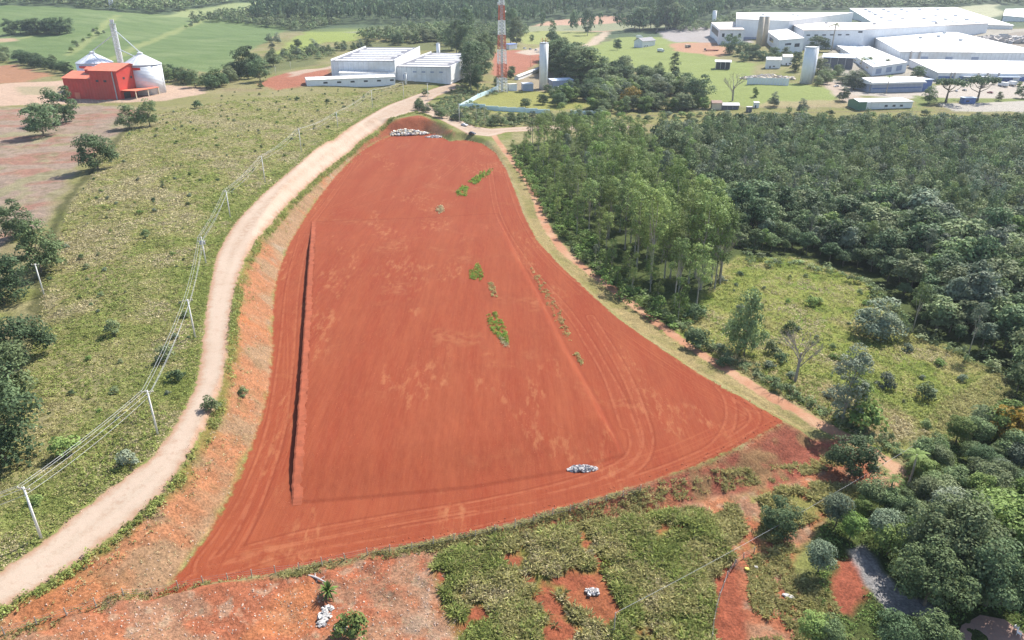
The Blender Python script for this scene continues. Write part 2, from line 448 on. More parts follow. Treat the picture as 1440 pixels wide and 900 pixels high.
# fill slope right of the lot
sl = inside(region([(1104,597),(1180,620),(1190,650),(1100,680),(980,700),(900,705),(820,722),(880,696),(980,660),(1050,628)], 1, 5, 136), 1) * (D_LOT > 0)
put(sl, pal(182, 108, 90))
put(sl * sstep(.0, .6, fbm(GX, GY, 4, 137, 4)) * .8, pal(172, 142, 104))
# grass patch in front and scrub
PATCH_PX = [(612,790),(640,772),(690,758),(760,748),(830,738),(920,722),(985,718),(1010,735),(1030,790),(1000,810),(1000,900),(1010,1000),(660,1000),(640,900),(625,850)]
gp = inside(region(PATCH_PX, 1.2, 5, 138), 1)
put(gp, pal(150, 152, 84))
put(gp * sstep(.5, .8, fbm(GX, GY, 6, 139, 4)), pal(190, 112, 84))
put(inside(region([(800,800),(850,792),(880,850),(860,900),(840,880),(790,850)], 1.5, 4, 140), 1) * .9, pal(192, 112, 84))
put(inside(region([(990,730),(1060,690),(1160,690),(1200,690),(1170,715),(1110,740),(1050,790),(1020,790)], 2, 6, 141), 2) * sstep(-.3, .3, n2 + n4), pal(168, 164, 98))
put(inside(region([(1000,800),(1030,790),(1040,830),(1050,910),(1000,910)], .8, 4, 142), .8), pal(184, 106, 82))
put(inside(region([(1050,790),(1100,770),(1110,820),(1140,900),(1060,900)], 2, 5, 143), 2) * sstep(-.2, .4, n2 + .5 * n4), pal(196, 160, 120))
# under the trees at the bottom right: drive, red clearing, brick patio
put(inside(region([(1180,790),(1215,785),(1212,840),(1200,868),(1165,862),(1172,820)], 1, 5, 144), 1), pal(190, 110, 88))
put(inside(region([(1192,776),(1215,768),(1235,790),(1265,830),(1330,858),(1320,872),(1250,862),(1215,820)], .6, 5, 145), .6), pal(186, 182, 186))

# small bumps of grass and soil
soft = sstep(0.0, 3.0, D_ROAD) * sstep(-0.5, 2.5, D_LOT) * sstep(0, 2, D_TRACK)
bump = .30 * fbm(GX, GY, 5, 201, 3) + .16 * fbm(GX, GY, 1.7, 202, 2)
GZ = GZ + soft * bump * sstep(900, 300, GY) + (1 - soft) * .03 * fbm(GX, GY, 4, 203, 3) * sstep(400, 200, GY)
GZ = GZ + soft * sstep(300, 900, GY) * .8 * fbm(GX, GY, 30, 204, 3)
# tractor rows across the lot and soft ruts
inlot = sstep(0, -1.5, D_LOT)
pu = GX * math.cos(R(11)) + GY * math.sin(R(11))
GZ = GZ + inlot * sstep(320, 240, GY) * .018 * np.sin(pu * 2.4 + 2.5 * n2 + 3 * n3) * (sdf(PLAT, GX, GY) < 0)

# wheel lines on the lot
LINES = [
 [(703,213),(720,250),(733,300),(763,350),(828,408),(898,458),(970,508),(1018,550),(1028,588),(1008,625),(960,652),(900,677),(800,703),(700,728),(560,758),(430,780)],
 [(712,240),(724,280),(740,315),(775,360),(835,414),(905,466),(985,522),(1045,565),(1062,590),(1035,615),(970,646),(900,672),(800,700),(680,726),(560,748),(430,768),(330,795),(270,815)],
 [(830,445),(876,520),(905,590),(910,630),(885,662),(800,692),(650,716),(500,742),(380,765),(300,790)],
 [(820,470),(862,540),(886,595),(893,630),(870,655),(800,681),(690,706),(560,728),(430,752),(330,780)],
 [(425,330),(408,400),(398,500),(382,600),(350,690),(315,750),(285,790),(300,805),(400,775),(520,750)],
 [(432,330),(416,400),(407,500),(394,600),(366,690),(335,760),(300,800)],
 [(500,225),(470,270),(440,310)], [(640,210),(600,240),(540,262),(470,290)], [(660,215),(620,250),(560,275),(470,300)],
 [(688,230),(700,300),(740,370),(800,440),(850,520),(880,600)],
]
LN = np.full(GX.shape, 99.0)
ml = (np.abs(GX) < 130) & (GY > 55) & (GY < 460)
for L in LINES:
    ln = smooth([at_z(*p, 0) for p in L], 5)
    LN[ml] = np.minimum(LN[ml], sdf(ln, GX[ml], GY[ml], False))
GZ = GZ - inlot * sstep(.45, .1, np.abs(LN - .9)) * .045
# the drop at the edge of the lot beside the lower track
ed = sdf(EDGE_C, GX, GY, False)
put(sstep(5, 2, ed) * (D_LOT > 0) * (D_TRACK > 0) * .9, pal(196, 174, 128))
put(sstep(4, 1.5, ed) * sstep(-.1, .5, n2) * (D_LOT > 0) * (D_TRACK > 0) * .6, pal(146, 148, 86))

SC = np.clip(fbm(pu * 3.0, (-GX * math.sin(R(11)) + GY * math.cos(R(11))) , 22, 301, 5), -1, 1)   # scuffs drawn out along the working direction

# ------------------------------------------------------------------ one material for the whole ground
def ground_material():
    g = NG('ground')
    p = g.pos()
    soil = g.attr('soil').outputs['Color']
    dr = g.attr('edges').outputs['Vector']
    xyz = g.n('SeparateXYZ', {}, Vector=dr)
    d_ro, d_lo, d_tr = xyz.outputs
    x2 = g.n('SeparateXYZ', {}, Vector=g.attr('marks').outputs['Vector'])
    ln, sc, pl = x2.outputs
    nf = g.noise(p, 2.6, 4, .65); nm = g.noise(p, .55, 4, .6); nb = g.noise(p, .09, 4, .6); ng = g.noise(p, 7.0, 2, .6)
    # vegetation and raw soil: broken at three scales
    c = g.mix(g.ramp(nf, .3, .72), g.mix(1.0, soil, (.62, .62, .6), 'MULTIPLY'), g.mix(1.0, soil, (1.28, 1.26, 1.2), 'MULTIPLY'))
    c = g.mix(g.ramp(nm, .3, .7, 0, .55), g.mix(1.0, c, (.82, .84, .82), 'MULTIPLY'), g.mix(1.0, c, (1.16, 1.12, 1.06), 'MULTIPLY'))
    # lower track
    ft = g.ramp(g.math('ADD', d_tr, g.math('MULTIPLY', g.math('SUBTRACT', nm, .5), 3.0)), -.6, .5, 1, 0)
    tc = g.mix(g.ramp(nb, .35, .65), pal(206, 150, 118), pal(222, 182, 148))
    tc = g.mix(g.ramp(nf, .4, .75, 0, .5), tc, pal(180, 124, 92))
    c = g.mix(ft, c, tc)
    # lot: red earth, scuffed pale along the working direction
    ru = g.mapv(p, (1.0, .11, 1), (0, 0, R(11)))
    s1 = g.noise(ru, .9, 6, .7); s2 = g.noise(ru, .16, 4, .6); s3 = g.noise(ru, 3.4, 3, .65); s4 = g.noise(g.mapv(p, (1, .02, 1), (0, 0, R(11))), 1.6, 2, .6)
    lc = g.mix(g.ramp(s2, .3, .7), pal(175, 80, 54, .43), pal(189, 102, 69, .43))
    lc = g.mix(g.ramp(nb, .4, .68, 0, .5), lc, pal(169, 87, 60, .43))
    lc = g.mix(g.ramp(s1, .35, .75, 0, .45), lc, pal(163, 81, 54, .43))
    lc = g.mix(g.ramp(s3, .3, .75, 0, .5), lc, pal(193, 108, 74, .43))
    lc = g.mix(g.ramp(s4, .42, .62, 0, .16), lc, pal(147, 65, 44, .43))
    # grader passes that follow the edge of the lot
    ev = g.n('CombineXYZ', {}, X=g.math('MULTIPLY', d_lo, 2.4), Y=g.math('MULTIPLY', g.n('SeparateXYZ', {}, Vector=p).outputs[1], .03), Z=0.0).outputs[0]
    se = g.noise(ev, 1.0, 4, .65)
    edge_zone = g.math('MULTIPLY', g.ramp(d_lo, -8.6, -6.5, 0, 1), g.ramp(pl, -.5, 1.5, 0, 1))
    lc = g.mix(g.math('MULTIPLY', edge_zone, g.ramp(se, .5, .68, 0, .45)), lc, pal(204, 118, 81, .43))
    lc = g.mix(g.math('MULTIPLY', edge_zone, g.ramp(se, .45, .3, 0, .3)), lc, pal(145, 63, 42, .43))
    scuff = g.math('MULTIPLY', g.ramp(sc, .25, .6), g.ramp(g.noise(g.mapv(p, (1, .3, 1), (0, 0, R(11))), .8, 6, .7), .48, .66))
    lc = g.mix(g.math('MULTIPLY', scuff, .55), lc, pal(218, 148, 103, .43))
    lc = g.mix(g.math('MULTIPLY', g.ramp(g.noise(p, .045, 4, .6), .56, .72), g.ramp(nm, .38, .62, 0, .6)), lc, pal(210, 137, 95, .43))
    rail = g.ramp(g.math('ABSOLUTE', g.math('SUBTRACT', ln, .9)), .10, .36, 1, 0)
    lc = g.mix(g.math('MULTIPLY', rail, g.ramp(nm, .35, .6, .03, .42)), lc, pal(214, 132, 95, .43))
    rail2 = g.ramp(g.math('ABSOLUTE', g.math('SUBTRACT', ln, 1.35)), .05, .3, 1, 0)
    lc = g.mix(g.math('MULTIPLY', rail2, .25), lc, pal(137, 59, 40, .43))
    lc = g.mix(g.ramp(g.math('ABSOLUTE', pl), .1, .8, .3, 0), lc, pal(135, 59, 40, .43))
    clod = g.noise(p, 5.5, 5, .75)
    lc = g.mix(g.ramp(clod, .5, .72, 0, .45), lc, pal(137, 63, 44, .43))
    lc = g.mix(g.ramp(clod, .42, .28, 0, .35), lc, pal(202, 126, 89, .43))
    fl = g.ramp(g.math('ADD', d_lo, g.math('MULTIPLY', g.math('SUBTRACT', nm, .5), 2.2)), -.5, .35, 1, 0)
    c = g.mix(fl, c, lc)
    # dirt road: dusty tan, worn paler in the wheel paths, gravel between
    rc = g.mix(g.ramp(nb, .3, .7), pal(224, 198, 174, .41), pal(232, 210, 188, .41))
    rc = g.mix(g.ramp(g.noise(p, 1.4, 5, .7), .45, .75, 0, .5), rc, pal(204, 170, 144, .41))
    fe = g.math('ADD', d_ro, g.math('MULTIPLY', g.math('SUBTRACT', nm, .5), 2.6))
    wp = g.ramp(g.math('ABSOLUTE', g.math('ADD', fe, 2.3)), .25, .9, 1, 0)
    rc = g.mix(g.math('MULTIPLY', wp, g.ramp(nb, .3, .6, .25, .6)), rc, pal(238, 212, 190, .41))
    rc = g.mix(g.math('MULTIPLY', g.ramp(fe, -3.2, -3.8), g.ramp(nm, .42, .6, 0, .45)), rc, pal(198, 160, 132, .41))
    rc = g.mix(g.ramp(g.noise(p, .33, 4, .7), .58, .7, 0, .5), rc, pal(204, 168, 142, .41))
    rc = g.mix(g.ramp(clod, .55, .75, 0, .3), rc, pal(176, 140, 116, .41))
    rc = g.mix(g.ramp(fe, -1.5, -.1, 0, .75), rc, pal(206, 158, 126, .41))
    c = g.mix(g.ramp(fe, -.35, .3, 1, 0), c, rc)
    # relief of turf is strong, of worked earth weak
    worked = g.math('MAXIMUM', g.ramp(d_lo, -.5, 1, 1, 0), g.math('MAXIMUM', g.ramp(d_ro, -.5, .5, 1, 0), g.ramp(d_tr, -.5, .5, 1, 0)))
    hgt = g.math('ADD', g.math('MULTIPLY', clod, .5), g.math('ADD', g.math('MULTIPLY', nf, .7), g.math('ADD', g.math('MULTIPLY', nm, .8), g.math('MULTIPLY', ng, .3))))
    st = g.math('MULTIPLY_ADD', worked, -.55, .75)
    bn = g.bump(hgt, st, .28)
    return g.finish(c, .95, bn, 0, .1)

M_GROUND = ground_material()

def mesh_np(name, v, quads, mats, parent=None, smooth_=False, attrs=None, mat_idx=None, link=True):
    v = np.asarray(v, np.float32).reshape(-1, 3); f = np.asarray(quads, np.int32)
    k = f.shape[1]
    me = bpy.data.meshes.new(name)
    me.vertices.add(len(v)); me.vertices.foreach_set('co', v.ravel())
    me.loops.add(f.size); me.loops.foreach_set('vertex_index', f.ravel())
    me.polygons.add(len(f)); me.polygons.foreach_set('loop_start', np.arange(0, f.size, k, dtype=np.int32))
    me.update(calc_edges=True)
    me.polygons.foreach_set('use_smooth', np.full(len(f), smooth_))
    if mat_idx is not None:
        me.polygons.foreach_set('material_index', np.asarray(mat_idx, np.int32))
    for an, (typ, arr) in (attrs or {}).items():
        a = me.attributes.new(an, typ, 'POINT')
        a.data.foreach_set({'FLOAT_COLOR': 'color', 'FLOAT_VECTOR': 'vector', 'FLOAT': 'value'}[typ], np.asarray(arr, np.float32).ravel())
    for m in (mats if isinstance(mats, (list, tuple)) else [mats]):
        me.materials.append(m)
    if not link:
        return me
    o = bpy.data.objects.new(name, me); col.objects.link(o)
    if parent is not None:
        o.parent = parent
    return o

def tag(o, label=None, cat=None, group=None, kind=None):
    if label: o['label'] = label
    if cat: o['category'] = cat
    if group: o['group'] = group
    if kind: o['kind'] = kind
    return o

idx = np.arange(NR * NCOL).reshape(NR, NCOL)
QUADS = np.stack([idx[:-1, :-1], idx[:-1, 1:], idx[1:, 1:], idx[1:, :-1]], -1).reshape(-1, 4)
def fc(a):
    return (.25 * (a[:-1, :-1] + a[:-1, 1:] + a[1:, 1:] + a[1:, :-1])).ravel()
kind_of = np.zeros(len(QUADS), int)
kind_of[fc(D_TRACK) < 0] = 3
kind_of[fc(D_LOT) < 0] = 2
kind_of[fc(D_ROAD) < 0] = 1
VV = np.stack([GX, GY, GZ], -1).reshape(-1, 3)
A1 = np.concatenate([SOIL, np.ones((NR, NCOL, 1))], -1).reshape(-1, 4)
A2 = np.stack([np.clip(D_ROAD, -9, 9), np.clip(D_LOT, -9, 9), np.clip(D_TRACK, -9, 9)], -1).reshape(-1, 3)
PLD = np.clip(sdf(PLAT, GX, GY), -9, 9)
A3 = np.stack([np.clip(LN, 0, 9), SC, PLD], -1).reshape(-1, 3)
for k, nm in enumerate(('ground', 'dirt_road', 'dirt_lot', 'dirt_track')):
    qf = QUADS[kind_of == k]
    used, inv = np.unique(qf, return_inverse=True)
    o = mesh_np(nm, VV[used], inv.reshape(-1, 4), M_GROUND, smooth_=True,
                attrs={'soil': ('FLOAT_COLOR', A1[used]), 'edges': ('FLOAT_VECTOR', A2[used]), 'marks': ('FLOAT_VECTOR', A3[used])})
    tag(o, {'ground': 'pasture, fields, banks and hills around the red lot', 'dirt_road': 'pale pink unpaved road curving past the red lot',
            'dirt_lot': 'graded lot of bare red earth with a raised platform', 'dirt_track': 'narrow tan track between the red lot and the grove'}[nm], kind='structure')

def gz(x, y):
    "level of the finished ground, small bumps included"
    x = float(x); y = float(y)
    r = math.log(max(y, 25) / 24.0) / math.log(2850 / 24.0) * (NR - 1)
    i = min(max(int(r), 0), NR - 2); fr_ = min(max(r - i, 0), 1)
    c = math.asinh(max(min(x / max(y, 1e-6) / 1.3, 1), -1) * math.sinh(.9)) / .9
    c = (c + 1) / 2 * (NCOL - 1); j = min(max(int(c), 0), NCOL - 2); fc_ = min(max(c - j, 0), 1)
    return float((GZ[i, j] * (1 - fc_) + GZ[i, j + 1] * fc_) * (1 - fr_) + (GZ[i + 1, j] * (1 - fc_) + GZ[i + 1, j + 1] * fc_) * fr_)

def gz_v(x, y):
    r = np.clip(np.log(np.maximum(y, 25) / 24.0) / math.log(2850 / 24.0) * (NR - 1), 0, NR - 1.001)
    i = r.astype(int); f = r - i
    c = (np.arcsinh(np.clip(x / np.maximum(y, 1e-6) / 1.3, -1, 1) * math.sinh(.9)) / .9 + 1) / 2 * (NCOL - 1)
    c = np.clip(c, 0, NCOL - 1.001); j = c.astype(int); e = c - j
    return (GZ[i, j] * (1 - e) + GZ[i, j + 1] * e) * (1 - f) + (GZ[i + 1, j] * (1 - e) + GZ[i + 1, j + 1] * e) * f
# ------------------------------------------------------------------ foliage
def leaf_material(name, base, var=0.35, hue=None, trans=0.22):
    "each leaf cluster its own tone, each plant its own tone"
    g = NG(name)
    ri = g.n('NewGeometry').outputs['Random Per Island']
    ro = g.n('ObjectInfo').outputs['Random']
    tint = g.attr('tint').outputs['Fac']
    b = np.array(base)
    hue = np.array(hue if hue is not None else base)
    c = g.mix(ri, tuple(b * (1 - var)), tuple(np.minimum(b * (1 + var * 1.3), .6)))
    c = g.mix(g.ramp(g.math('FRACT', g.math('ADD', ro, tint)), .15, .95, 0, .8), c, tuple(hue))
    k = g.math('MULTIPLY_ADD', g.math('FRACT', g.math('MULTIPLY', g.math('ADD', ro, tint), 7.31)), .7, .65)
    vm = g.n('VectorMath', {'operation': 'SCALE'}, i0=c)
    g.set(vm.inputs['Scale'], k)
    c = vm.outputs[0]
    d = g.n('BsdfPrincipled', {}, Base_Color=c, Roughness=.6)
    d.inputs['Specular IOR Level'].default_value = .08
    tr = g.n('BsdfTranslucent', {}, Color=c)
    ms = g.n('MixShader', {}, Fac=trans, i1=d.outputs[0], i2=tr.outputs[0])
    g.t.links.new(ms.outputs[0], g.out.inputs[0])
    return g.m

L_FOREST = leaf_material('leaf_forest', (.150, .203, .088), .4, (.208, .232, .122))
L_DEEP = leaf_material('leaf_deep', (.088, .134, .064), .4, (.122, .168, .080))
L_FRESH = leaf_material('leaf_fresh', (.140, .215, .058), .4, (.185, .235, .075))
L_GREY = leaf_material('leaf_grey', (.160, .200, .128), .35, (.200, .222, .155))
L_EUC = leaf_material('leaf_eucalyptus', (.152, .212, .072), .4, (.240, .295, .090))
L_DRY = leaf_material('leaf_dry', (.24, .20, .12), .35, (.28, .22, .15))
L_YELLOW = leaf_material('leaf_yellow', (.34, .22, .04), .35, (.20, .18, .05))
L_GRASS = leaf_material('blade_grass', (.35, .335, .135), .18, (.42, .37, .18), .4)
L_GRASSG = leaf_material('blade_green', (.235, .28, .08), .18, (.31, .32, .11), .4)
L_BRIGHT = leaf_material('weed_green', (.17, .30, .05), .25, (.24, .34, .08), .4)
L_STRAW = leaf_material('blade_straw', (.44, .38, .22), .18, (.42, .36, .21), .3)
BARK = plain('bark', (.16, .13, .10), .9, 0, .35, 2)
BARK_PALE = plain('bark_pale', (.36, .32, .27), .85, 0, .3, 1.5)

def unit(v):
    return v / np.maximum(np.linalg.norm(v, axis=-1, keepdims=True), 1e-9)

def leaf_quads(c, nrm, size, aspect=.75, r=rng):
    "one bent-free quad at each centre, turned at random about its normal"
    n = len(c)
    a = unit(np.cross(nrm, r.normal(size=(n, 3))))
    b = np.cross(nrm, a)
    s = np.asarray(size)[:, None] * .5
    a = a * s; b = b * s * aspect
    v = np.stack([c - a - b * .35, c - b, c + a + b * .2, c + b], 1).reshape(-1, 3)
    return v, np.arange(4 * n).reshape(-1, 4)

def crown_cloud(seed, W, H, base, clumps, leaves, leaf, cr, shape='round', flat=.75):
    r = np.random.default_rng(seed)
    d = unit(r.normal(size=(clumps, 3)))
    rad = r.uniform(.35, 1.15, clumps) ** .7
    p = d * rad[:, None]
    if shape == 'cone':          # tall crown narrowing upward
        z = r.uniform(0, 1, clumps) ** 1.1
        wd = np.interp(z, [0, .18, .45, .8, 1], [.5, .9, 1.0, .82, .4])
        a = r.uniform(0, 2 * math.pi, clumps); q = r.uniform(.25, 1, clumps) ** .5
        p = np.stack([np.cos(a) * wd * q, np.sin(a) * wd * q, z * 2 - 1], 1)
    elif shape == 'dome':        # broad, flat-bottomed
        p[:, 2] = np.abs(p[:, 2]) * 1.8 - .8
        p[:, :2] *= np.interp(p[:, 2], [-.8, 0, 1], [.85, 1, .7])[:, None]
    elif shape == 'umbrella':
        p[:, 2] = np.abs(p[:, 2]) * .9 - .1
    p = p * np.array([W / 2 - cr * .6, W / 2 - cr * .6, H / 2 - cr * .5])
    p[:, 2] += base + H / 2
    crs = cr * r.uniform(.5, 1.35, clumps)
    u = unit(r.normal(size=(clumps, leaves, 3)))
    u[..., 2] = np.where(u[..., 2] < -.35, -u[..., 2], u[..., 2])
    rr = r.uniform(.72, 1.08, (clumps, leaves, 1))
    c = p[:, None] + u * rr * crs[:, None, None] * np.array([1, 1, flat])
    nr = unit(u + .45 * r.normal(size=u.shape) + np.array([0, 0, .35]))
    sz = leaf * r.uniform(.6, 1.4, clumps * leaves)
    v, f = leaf_quads(c.reshape(-1, 3), nr.reshape(-1, 3), sz, .7, r)
    return v, f, p, crs

class MB:
    "collects boxes, tubes, prisms into one mesh"
    def __init__(s):
        s.v = []; s.f = []; s.mi = []
    def add(s, v, f, m=0):
        o = len(s.v)
        s.v += [tuple(q) for q in v]; s.f += [tuple(i + o for i in q) for q in f]; s.mi += [m] * len(f)
        return s
    def box(s, x0, x1, y0, y1, z0, z1, m=0):
        v = [(x, y, z) for z in (z0, z1) for y in (y0, y1) for x in (x0, x1)]
        return s.add(v, [(0, 2, 3, 1), (4, 5, 7, 6), (0, 1, 5, 4), (2, 6, 7, 3), (0, 4, 6, 2), (1, 3, 7, 5)], m)
    def prism(s, poly, z0, z1, m=0):
        n = len(poly)
        v = [(x, y, z0) for x, y in poly] + [(x, y, z1) for x, y in poly]
        return s.add(v, [tuple(range(n))[::-1], tuple(range(n, 2 * n))] + [(i, (i + 1) % n, n + (i + 1) % n, n + i) for i in range(n)], m)
    def prism_x(s, poly, x0, x1, m=0):
        "a (y, z) outline drawn out along x"
        n = len(poly)
        v = [(x0, y, z) for y, z in poly] + [(x1, y, z) for y, z in poly]
        return s.add(v, [tuple(range(n))[::-1], tuple(range(n, 2 * n))] + [(i, (i + 1) % n, n + (i + 1) % n, n + i) for i in range(n)], m)
    def tube(s, pts, rads, n=6, m=0, cap=True):
        pts = [Vector(p) for p in pts]
        if not isinstance(rads, (list, tuple)):
            rads = [rads] * len(pts)
        V = []; F = []
        for i, p in enumerate(pts):
            d = (pts[min(i + 1, len(pts) - 1)] - pts[max(i - 1, 0)]).normalized()
            a = d.cross(Vector((0, 0, 1)) if abs(d.z) < .95 else Vector((1, 0, 0))).normalized(); b = d.cross(a)
            for k in range(n):
                t = 2 * math.pi * k / n
                V.append(p + (a * math.cos(t) + b * math.sin(t)) * rads[i])
        for i in range(len(pts) - 1):
            for k in range(n):
                k2 = (k + 1) % n
                F.append((i * n + k, i * n + k2, (i + 1) * n + k2, (i + 1) * n + k))
        if cap:
            F.append(tuple(range(n))[::-1]); F.append(tuple(range((len(pts) - 1) * n, len(pts) * n)))
        return s.add(V, F, m)
    def lathe(s, prof, n=24, m=0, cx=0, cy=0):
        V = []; F = []
        for r_, z in prof:
            for k in range(n):
                t = 2 * math.pi * k / n
                V.append((cx + r_ * math.cos(t), cy + r_ * math.sin(t), z))
        for i in range(len(prof) - 1):
            for k in range(n):
                k2 = (k + 1) % n
                F.append((i * n + k, i * n + k2, (i + 1) * n + k2, (i + 1) * n + k))
        F.append(tuple(range(n))[::-1]); F.append(tuple(range((len(prof) - 1) * n, len(prof) * n)))
        return s.add(V, F, m)
    def mesh(s, name, mats, smooth_=False):
        me = bpy.data.meshes.new(name)
        me.from_pydata(s.v, [], s.f)
        for m in (mats if isinstance(mats, (list, tuple)) else [mats]):
            me.materials.append(m)
        me.polygons.foreach_set('material_index', s.mi)
        if smooth_:
            me.polygons.foreach_set('use_smooth', [True] * len(me.polygons))
        me.update()
        return me
    def build(s, name, mats, parent=None, smooth_=False, loc=None):
        o = bpy.data.objects.new(name, s.mesh(name, mats, smooth_)); col.objects.link(o)
        if parent is not None: o.parent = parent
        if loc is not None: o.location = loc
        return o

def empty(name, loc, rz=0.0):
    o = bpy.data.objects.new(name, None); col.objects.link(o)
    o.location = loc; o.rotation_euler = (0, 0, rz); o.empty_display_size = .5
    return o

KIDS = {}
def copy_tree(o, parent=None):
    c = o.copy(); col.objects.link(c)
    if parent is not None:
        c.parent = parent
    for ch in o.children:
        copy_tree(ch, c)
    return c

def trunk_mb(seed, h, r0, lean=.03, limbs=None, top=None):
    "tapered trunk; limbs reach for the given points"
    r = random.Random(seed)
    mb = MB()
    n = 5
    pts = [(h * t * r.uniform(-lean, lean), h * t * r.uniform(-lean, lean), h * t - (.6 if i == 0 else 0)) for i, t in enumerate([k / n for k in range(n + 1)])]
    mb.tube(pts, [r0 * (1.25 if k == 0 else 1) * (1 - .72 * k / n) for k in range(n + 1)], 7)
    for q in (limbs if limbs is not None else []):
        z0 = min(max(q[2] * r.uniform(.45, .7), h * .25), h * .95)
        i = min(int(z0 / h * n), n - 1); f = z0 / h * n - i
        a = Vector(pts[i]).lerp(Vector(pts[i + 1]), f)
        b = Vector(q)
        mid = a.lerp(b, .5) + Vector((0, 0, -.12 * (b - a).length))
        mb.tube([a, mid, b], [r0 * .38, r0 * .24, r0 * .08], 5)
    return mb

def tree_proto(name, seed, W, H, trunk, leaf_m, bark=None, clumps=26, leaves=60, leaf=.55, cr=1.6, shape='round', r0=None, limbs=7, flat=.75):
    "Empty > trunk, crown; the crown starts at height TRUNK and is H tall"
    t = empty(name, (0, 0, 0))
    v, f, p, _ = crown_cloud(seed, W, H, trunk, clumps, leaves, leaf, cr, shape, flat)
    cr_o = mesh_np('crown', v, f, leaf_m, parent=t)
    hh = trunk + H * (.75 if shape == 'cone' else .5)
    sel = p[np.random.default_rng(seed).permutation(len(p))[:limbs]]
    trunk_mb(seed, hh, r0 or .022 * (trunk + H), limbs=sel).build('trunk', bark or BARK, t)
    t['h'] = trunk + H
    return t

def place(o, x, y, s=1.0, rz=None, sz=None, dz=0.0):
    o.location = (x, y, gz(x, y) + dz)
    o.rotation_euler = (0, 0, random.uniform(0, 6.283) if rz is None else rz)
    o.scale = (s, s, s if sz is None else sz)
    return o

class Kind:
    "a few prototypes of one kind; the first uses of each are the prototypes themselves"
    def __init__(s, *protos):
        s.p = list(protos); s.used = [False] * len(protos); s.h = [q['h'] for q in protos]
        for q in protos: del q['h']
        s.i = 0
    def put(s, x, y, height, label, cat='tree', group=None, which=None, rz=None, wide=1.0):
        k = which if which is not None else random.randrange(len(s.p))
        o = s.p[k]
        if s.used[k]:
            o = copy_tree(o)
        s.used[k] = True
        sc = height / s.h[k]
        place(o, x, y, sc * wide, rz, sc)
        for key in ('label', 'category', 'group'):
            if key in o: del o[key]
        tag(o, label, cat, group)
        return o
    def done(s):
        for k, o in enumerate(s.p):
            if not s.used[k]:
                for c in list(o.children): bpy.data.objects.remove(c)
                bpy.data.objects.remove(o)

def scatter(poly, dist, seed, jitter=.9, clip=None, maxn=99999):
    "points spread evenly over a polygon"
    r = np.random.default_rng(seed)
    lo = poly.min(0); hi = poly.max(0)
    nx = int((hi[0] - lo[0]) / dist) + 2; ny = int((hi[1] - lo[1]) / (dist * .87)) + 2
    i, j = np.meshgrid(np.arange(nx), np.arange(ny))
    x = lo[0] + (i + .5 * (j % 2)) * dist; y = lo[1] + j * dist * .87
    x = x + r.uniform(-.5, .5, x.shape) * dist * jitter; y = y + r.uniform(-.5, .5, y.shape) * dist * jitter
    x = x.ravel(); y = y.ravel()
    k = sdf(poly, x, y) < 0
    if clip is not None: k &= clip(x, y)
    pts = np.stack([x[k], y[k]], 1)
    return pts[r.permutation(len(pts))][:maxn]

# ------------------------------------------------------------------ the wood on the right
WOOD = Pxy([(905,196),(960,186),(1100,180),(1250,186),(1440,186),(1640,186),(1640,800),(1480,640),(1420,560),(1385,515),(1330,500),(1255,470),(1215,405),(1130,378),(1050,375),(1020,310),(985,262)])
MEADOW_W = Pxy(MEADOW_PX)
pts = scatter(WOOD, 6.0, 401, 1.0, clip=lambda x, y: (y > 60) & (sdf(MEADOW_W, x, y) > 5))
# how large each shows: nearest 300 inside the picture are things, the others one wood
inview = lambda x, y: np.abs(x) < (y * .909 + 31) * .735
score = np.hypot(pts[:, 0], pts[:, 1]) + np.where(inview(pts[:, 0], pts[:, 1]), 0, 1000)
pts = pts[np.argsort(score)]
near_pts, far_pts = pts[:296], pts[296:]

def one_mesh_tree(name, seed, W, H, trunk, leaf_m, **k):
    "canopy tree whose trunk is hidden by its neighbours: trunk and crown"
    return tree_proto(name, seed, W, H, trunk, leaf_m, **k)

wood_specs = [
 (501, 8.5, 8.0, 3.5, L_FOREST, 'dome'), (502, 7.0, 8.5, 3.5, L_FOREST, 'round'), (503, 9.5, 7.5, 4.0, L_DEEP, 'dome'), (504, 6.5, 7.0, 3.0, L_GREY, 'round'),
 (505, 8.0, 9.0, 3.5, L_FOREST, 'dome'), (506, 7.5, 8.0, 3.5, L_GREY, 'dome'), (507, 7.0, 7.5, 3.0, L_DEEP, 'round'), (508, 6.5, 7.5, 3.0, L_FRESH, 'round')]
WOODK = Kind(*[tree_proto('woodland_tree', s, W, H, t, m, clumps=30, leaves=75, leaf=.62, cr=1.55, shape=sh, limbs=4) for s, W, H, t, m, sh in wood_specs])
wr = np.random.default_rng(77)
for x, y in near_pts:
    rim = float(np.interp(sdf(MEADOW_W, np.array([x]), np.array([y]))[0], [4, 18], [.6, 1.0]))
    WOODK.put(x, y, rim * (wr.uniform(6.5, 12.5) if wr.uniform() < .8 else wr.uniform(12, 17)), 'broadleaf tree packed into the dense dark wood right of the meadow', 'tree', 'broadleaf trees of the dense wood', which=int(wr.choice(8, p=[.18, .15, .18, .07, .14, .08, .12, .08])), wide=wr.uniform(.85, 1.4))

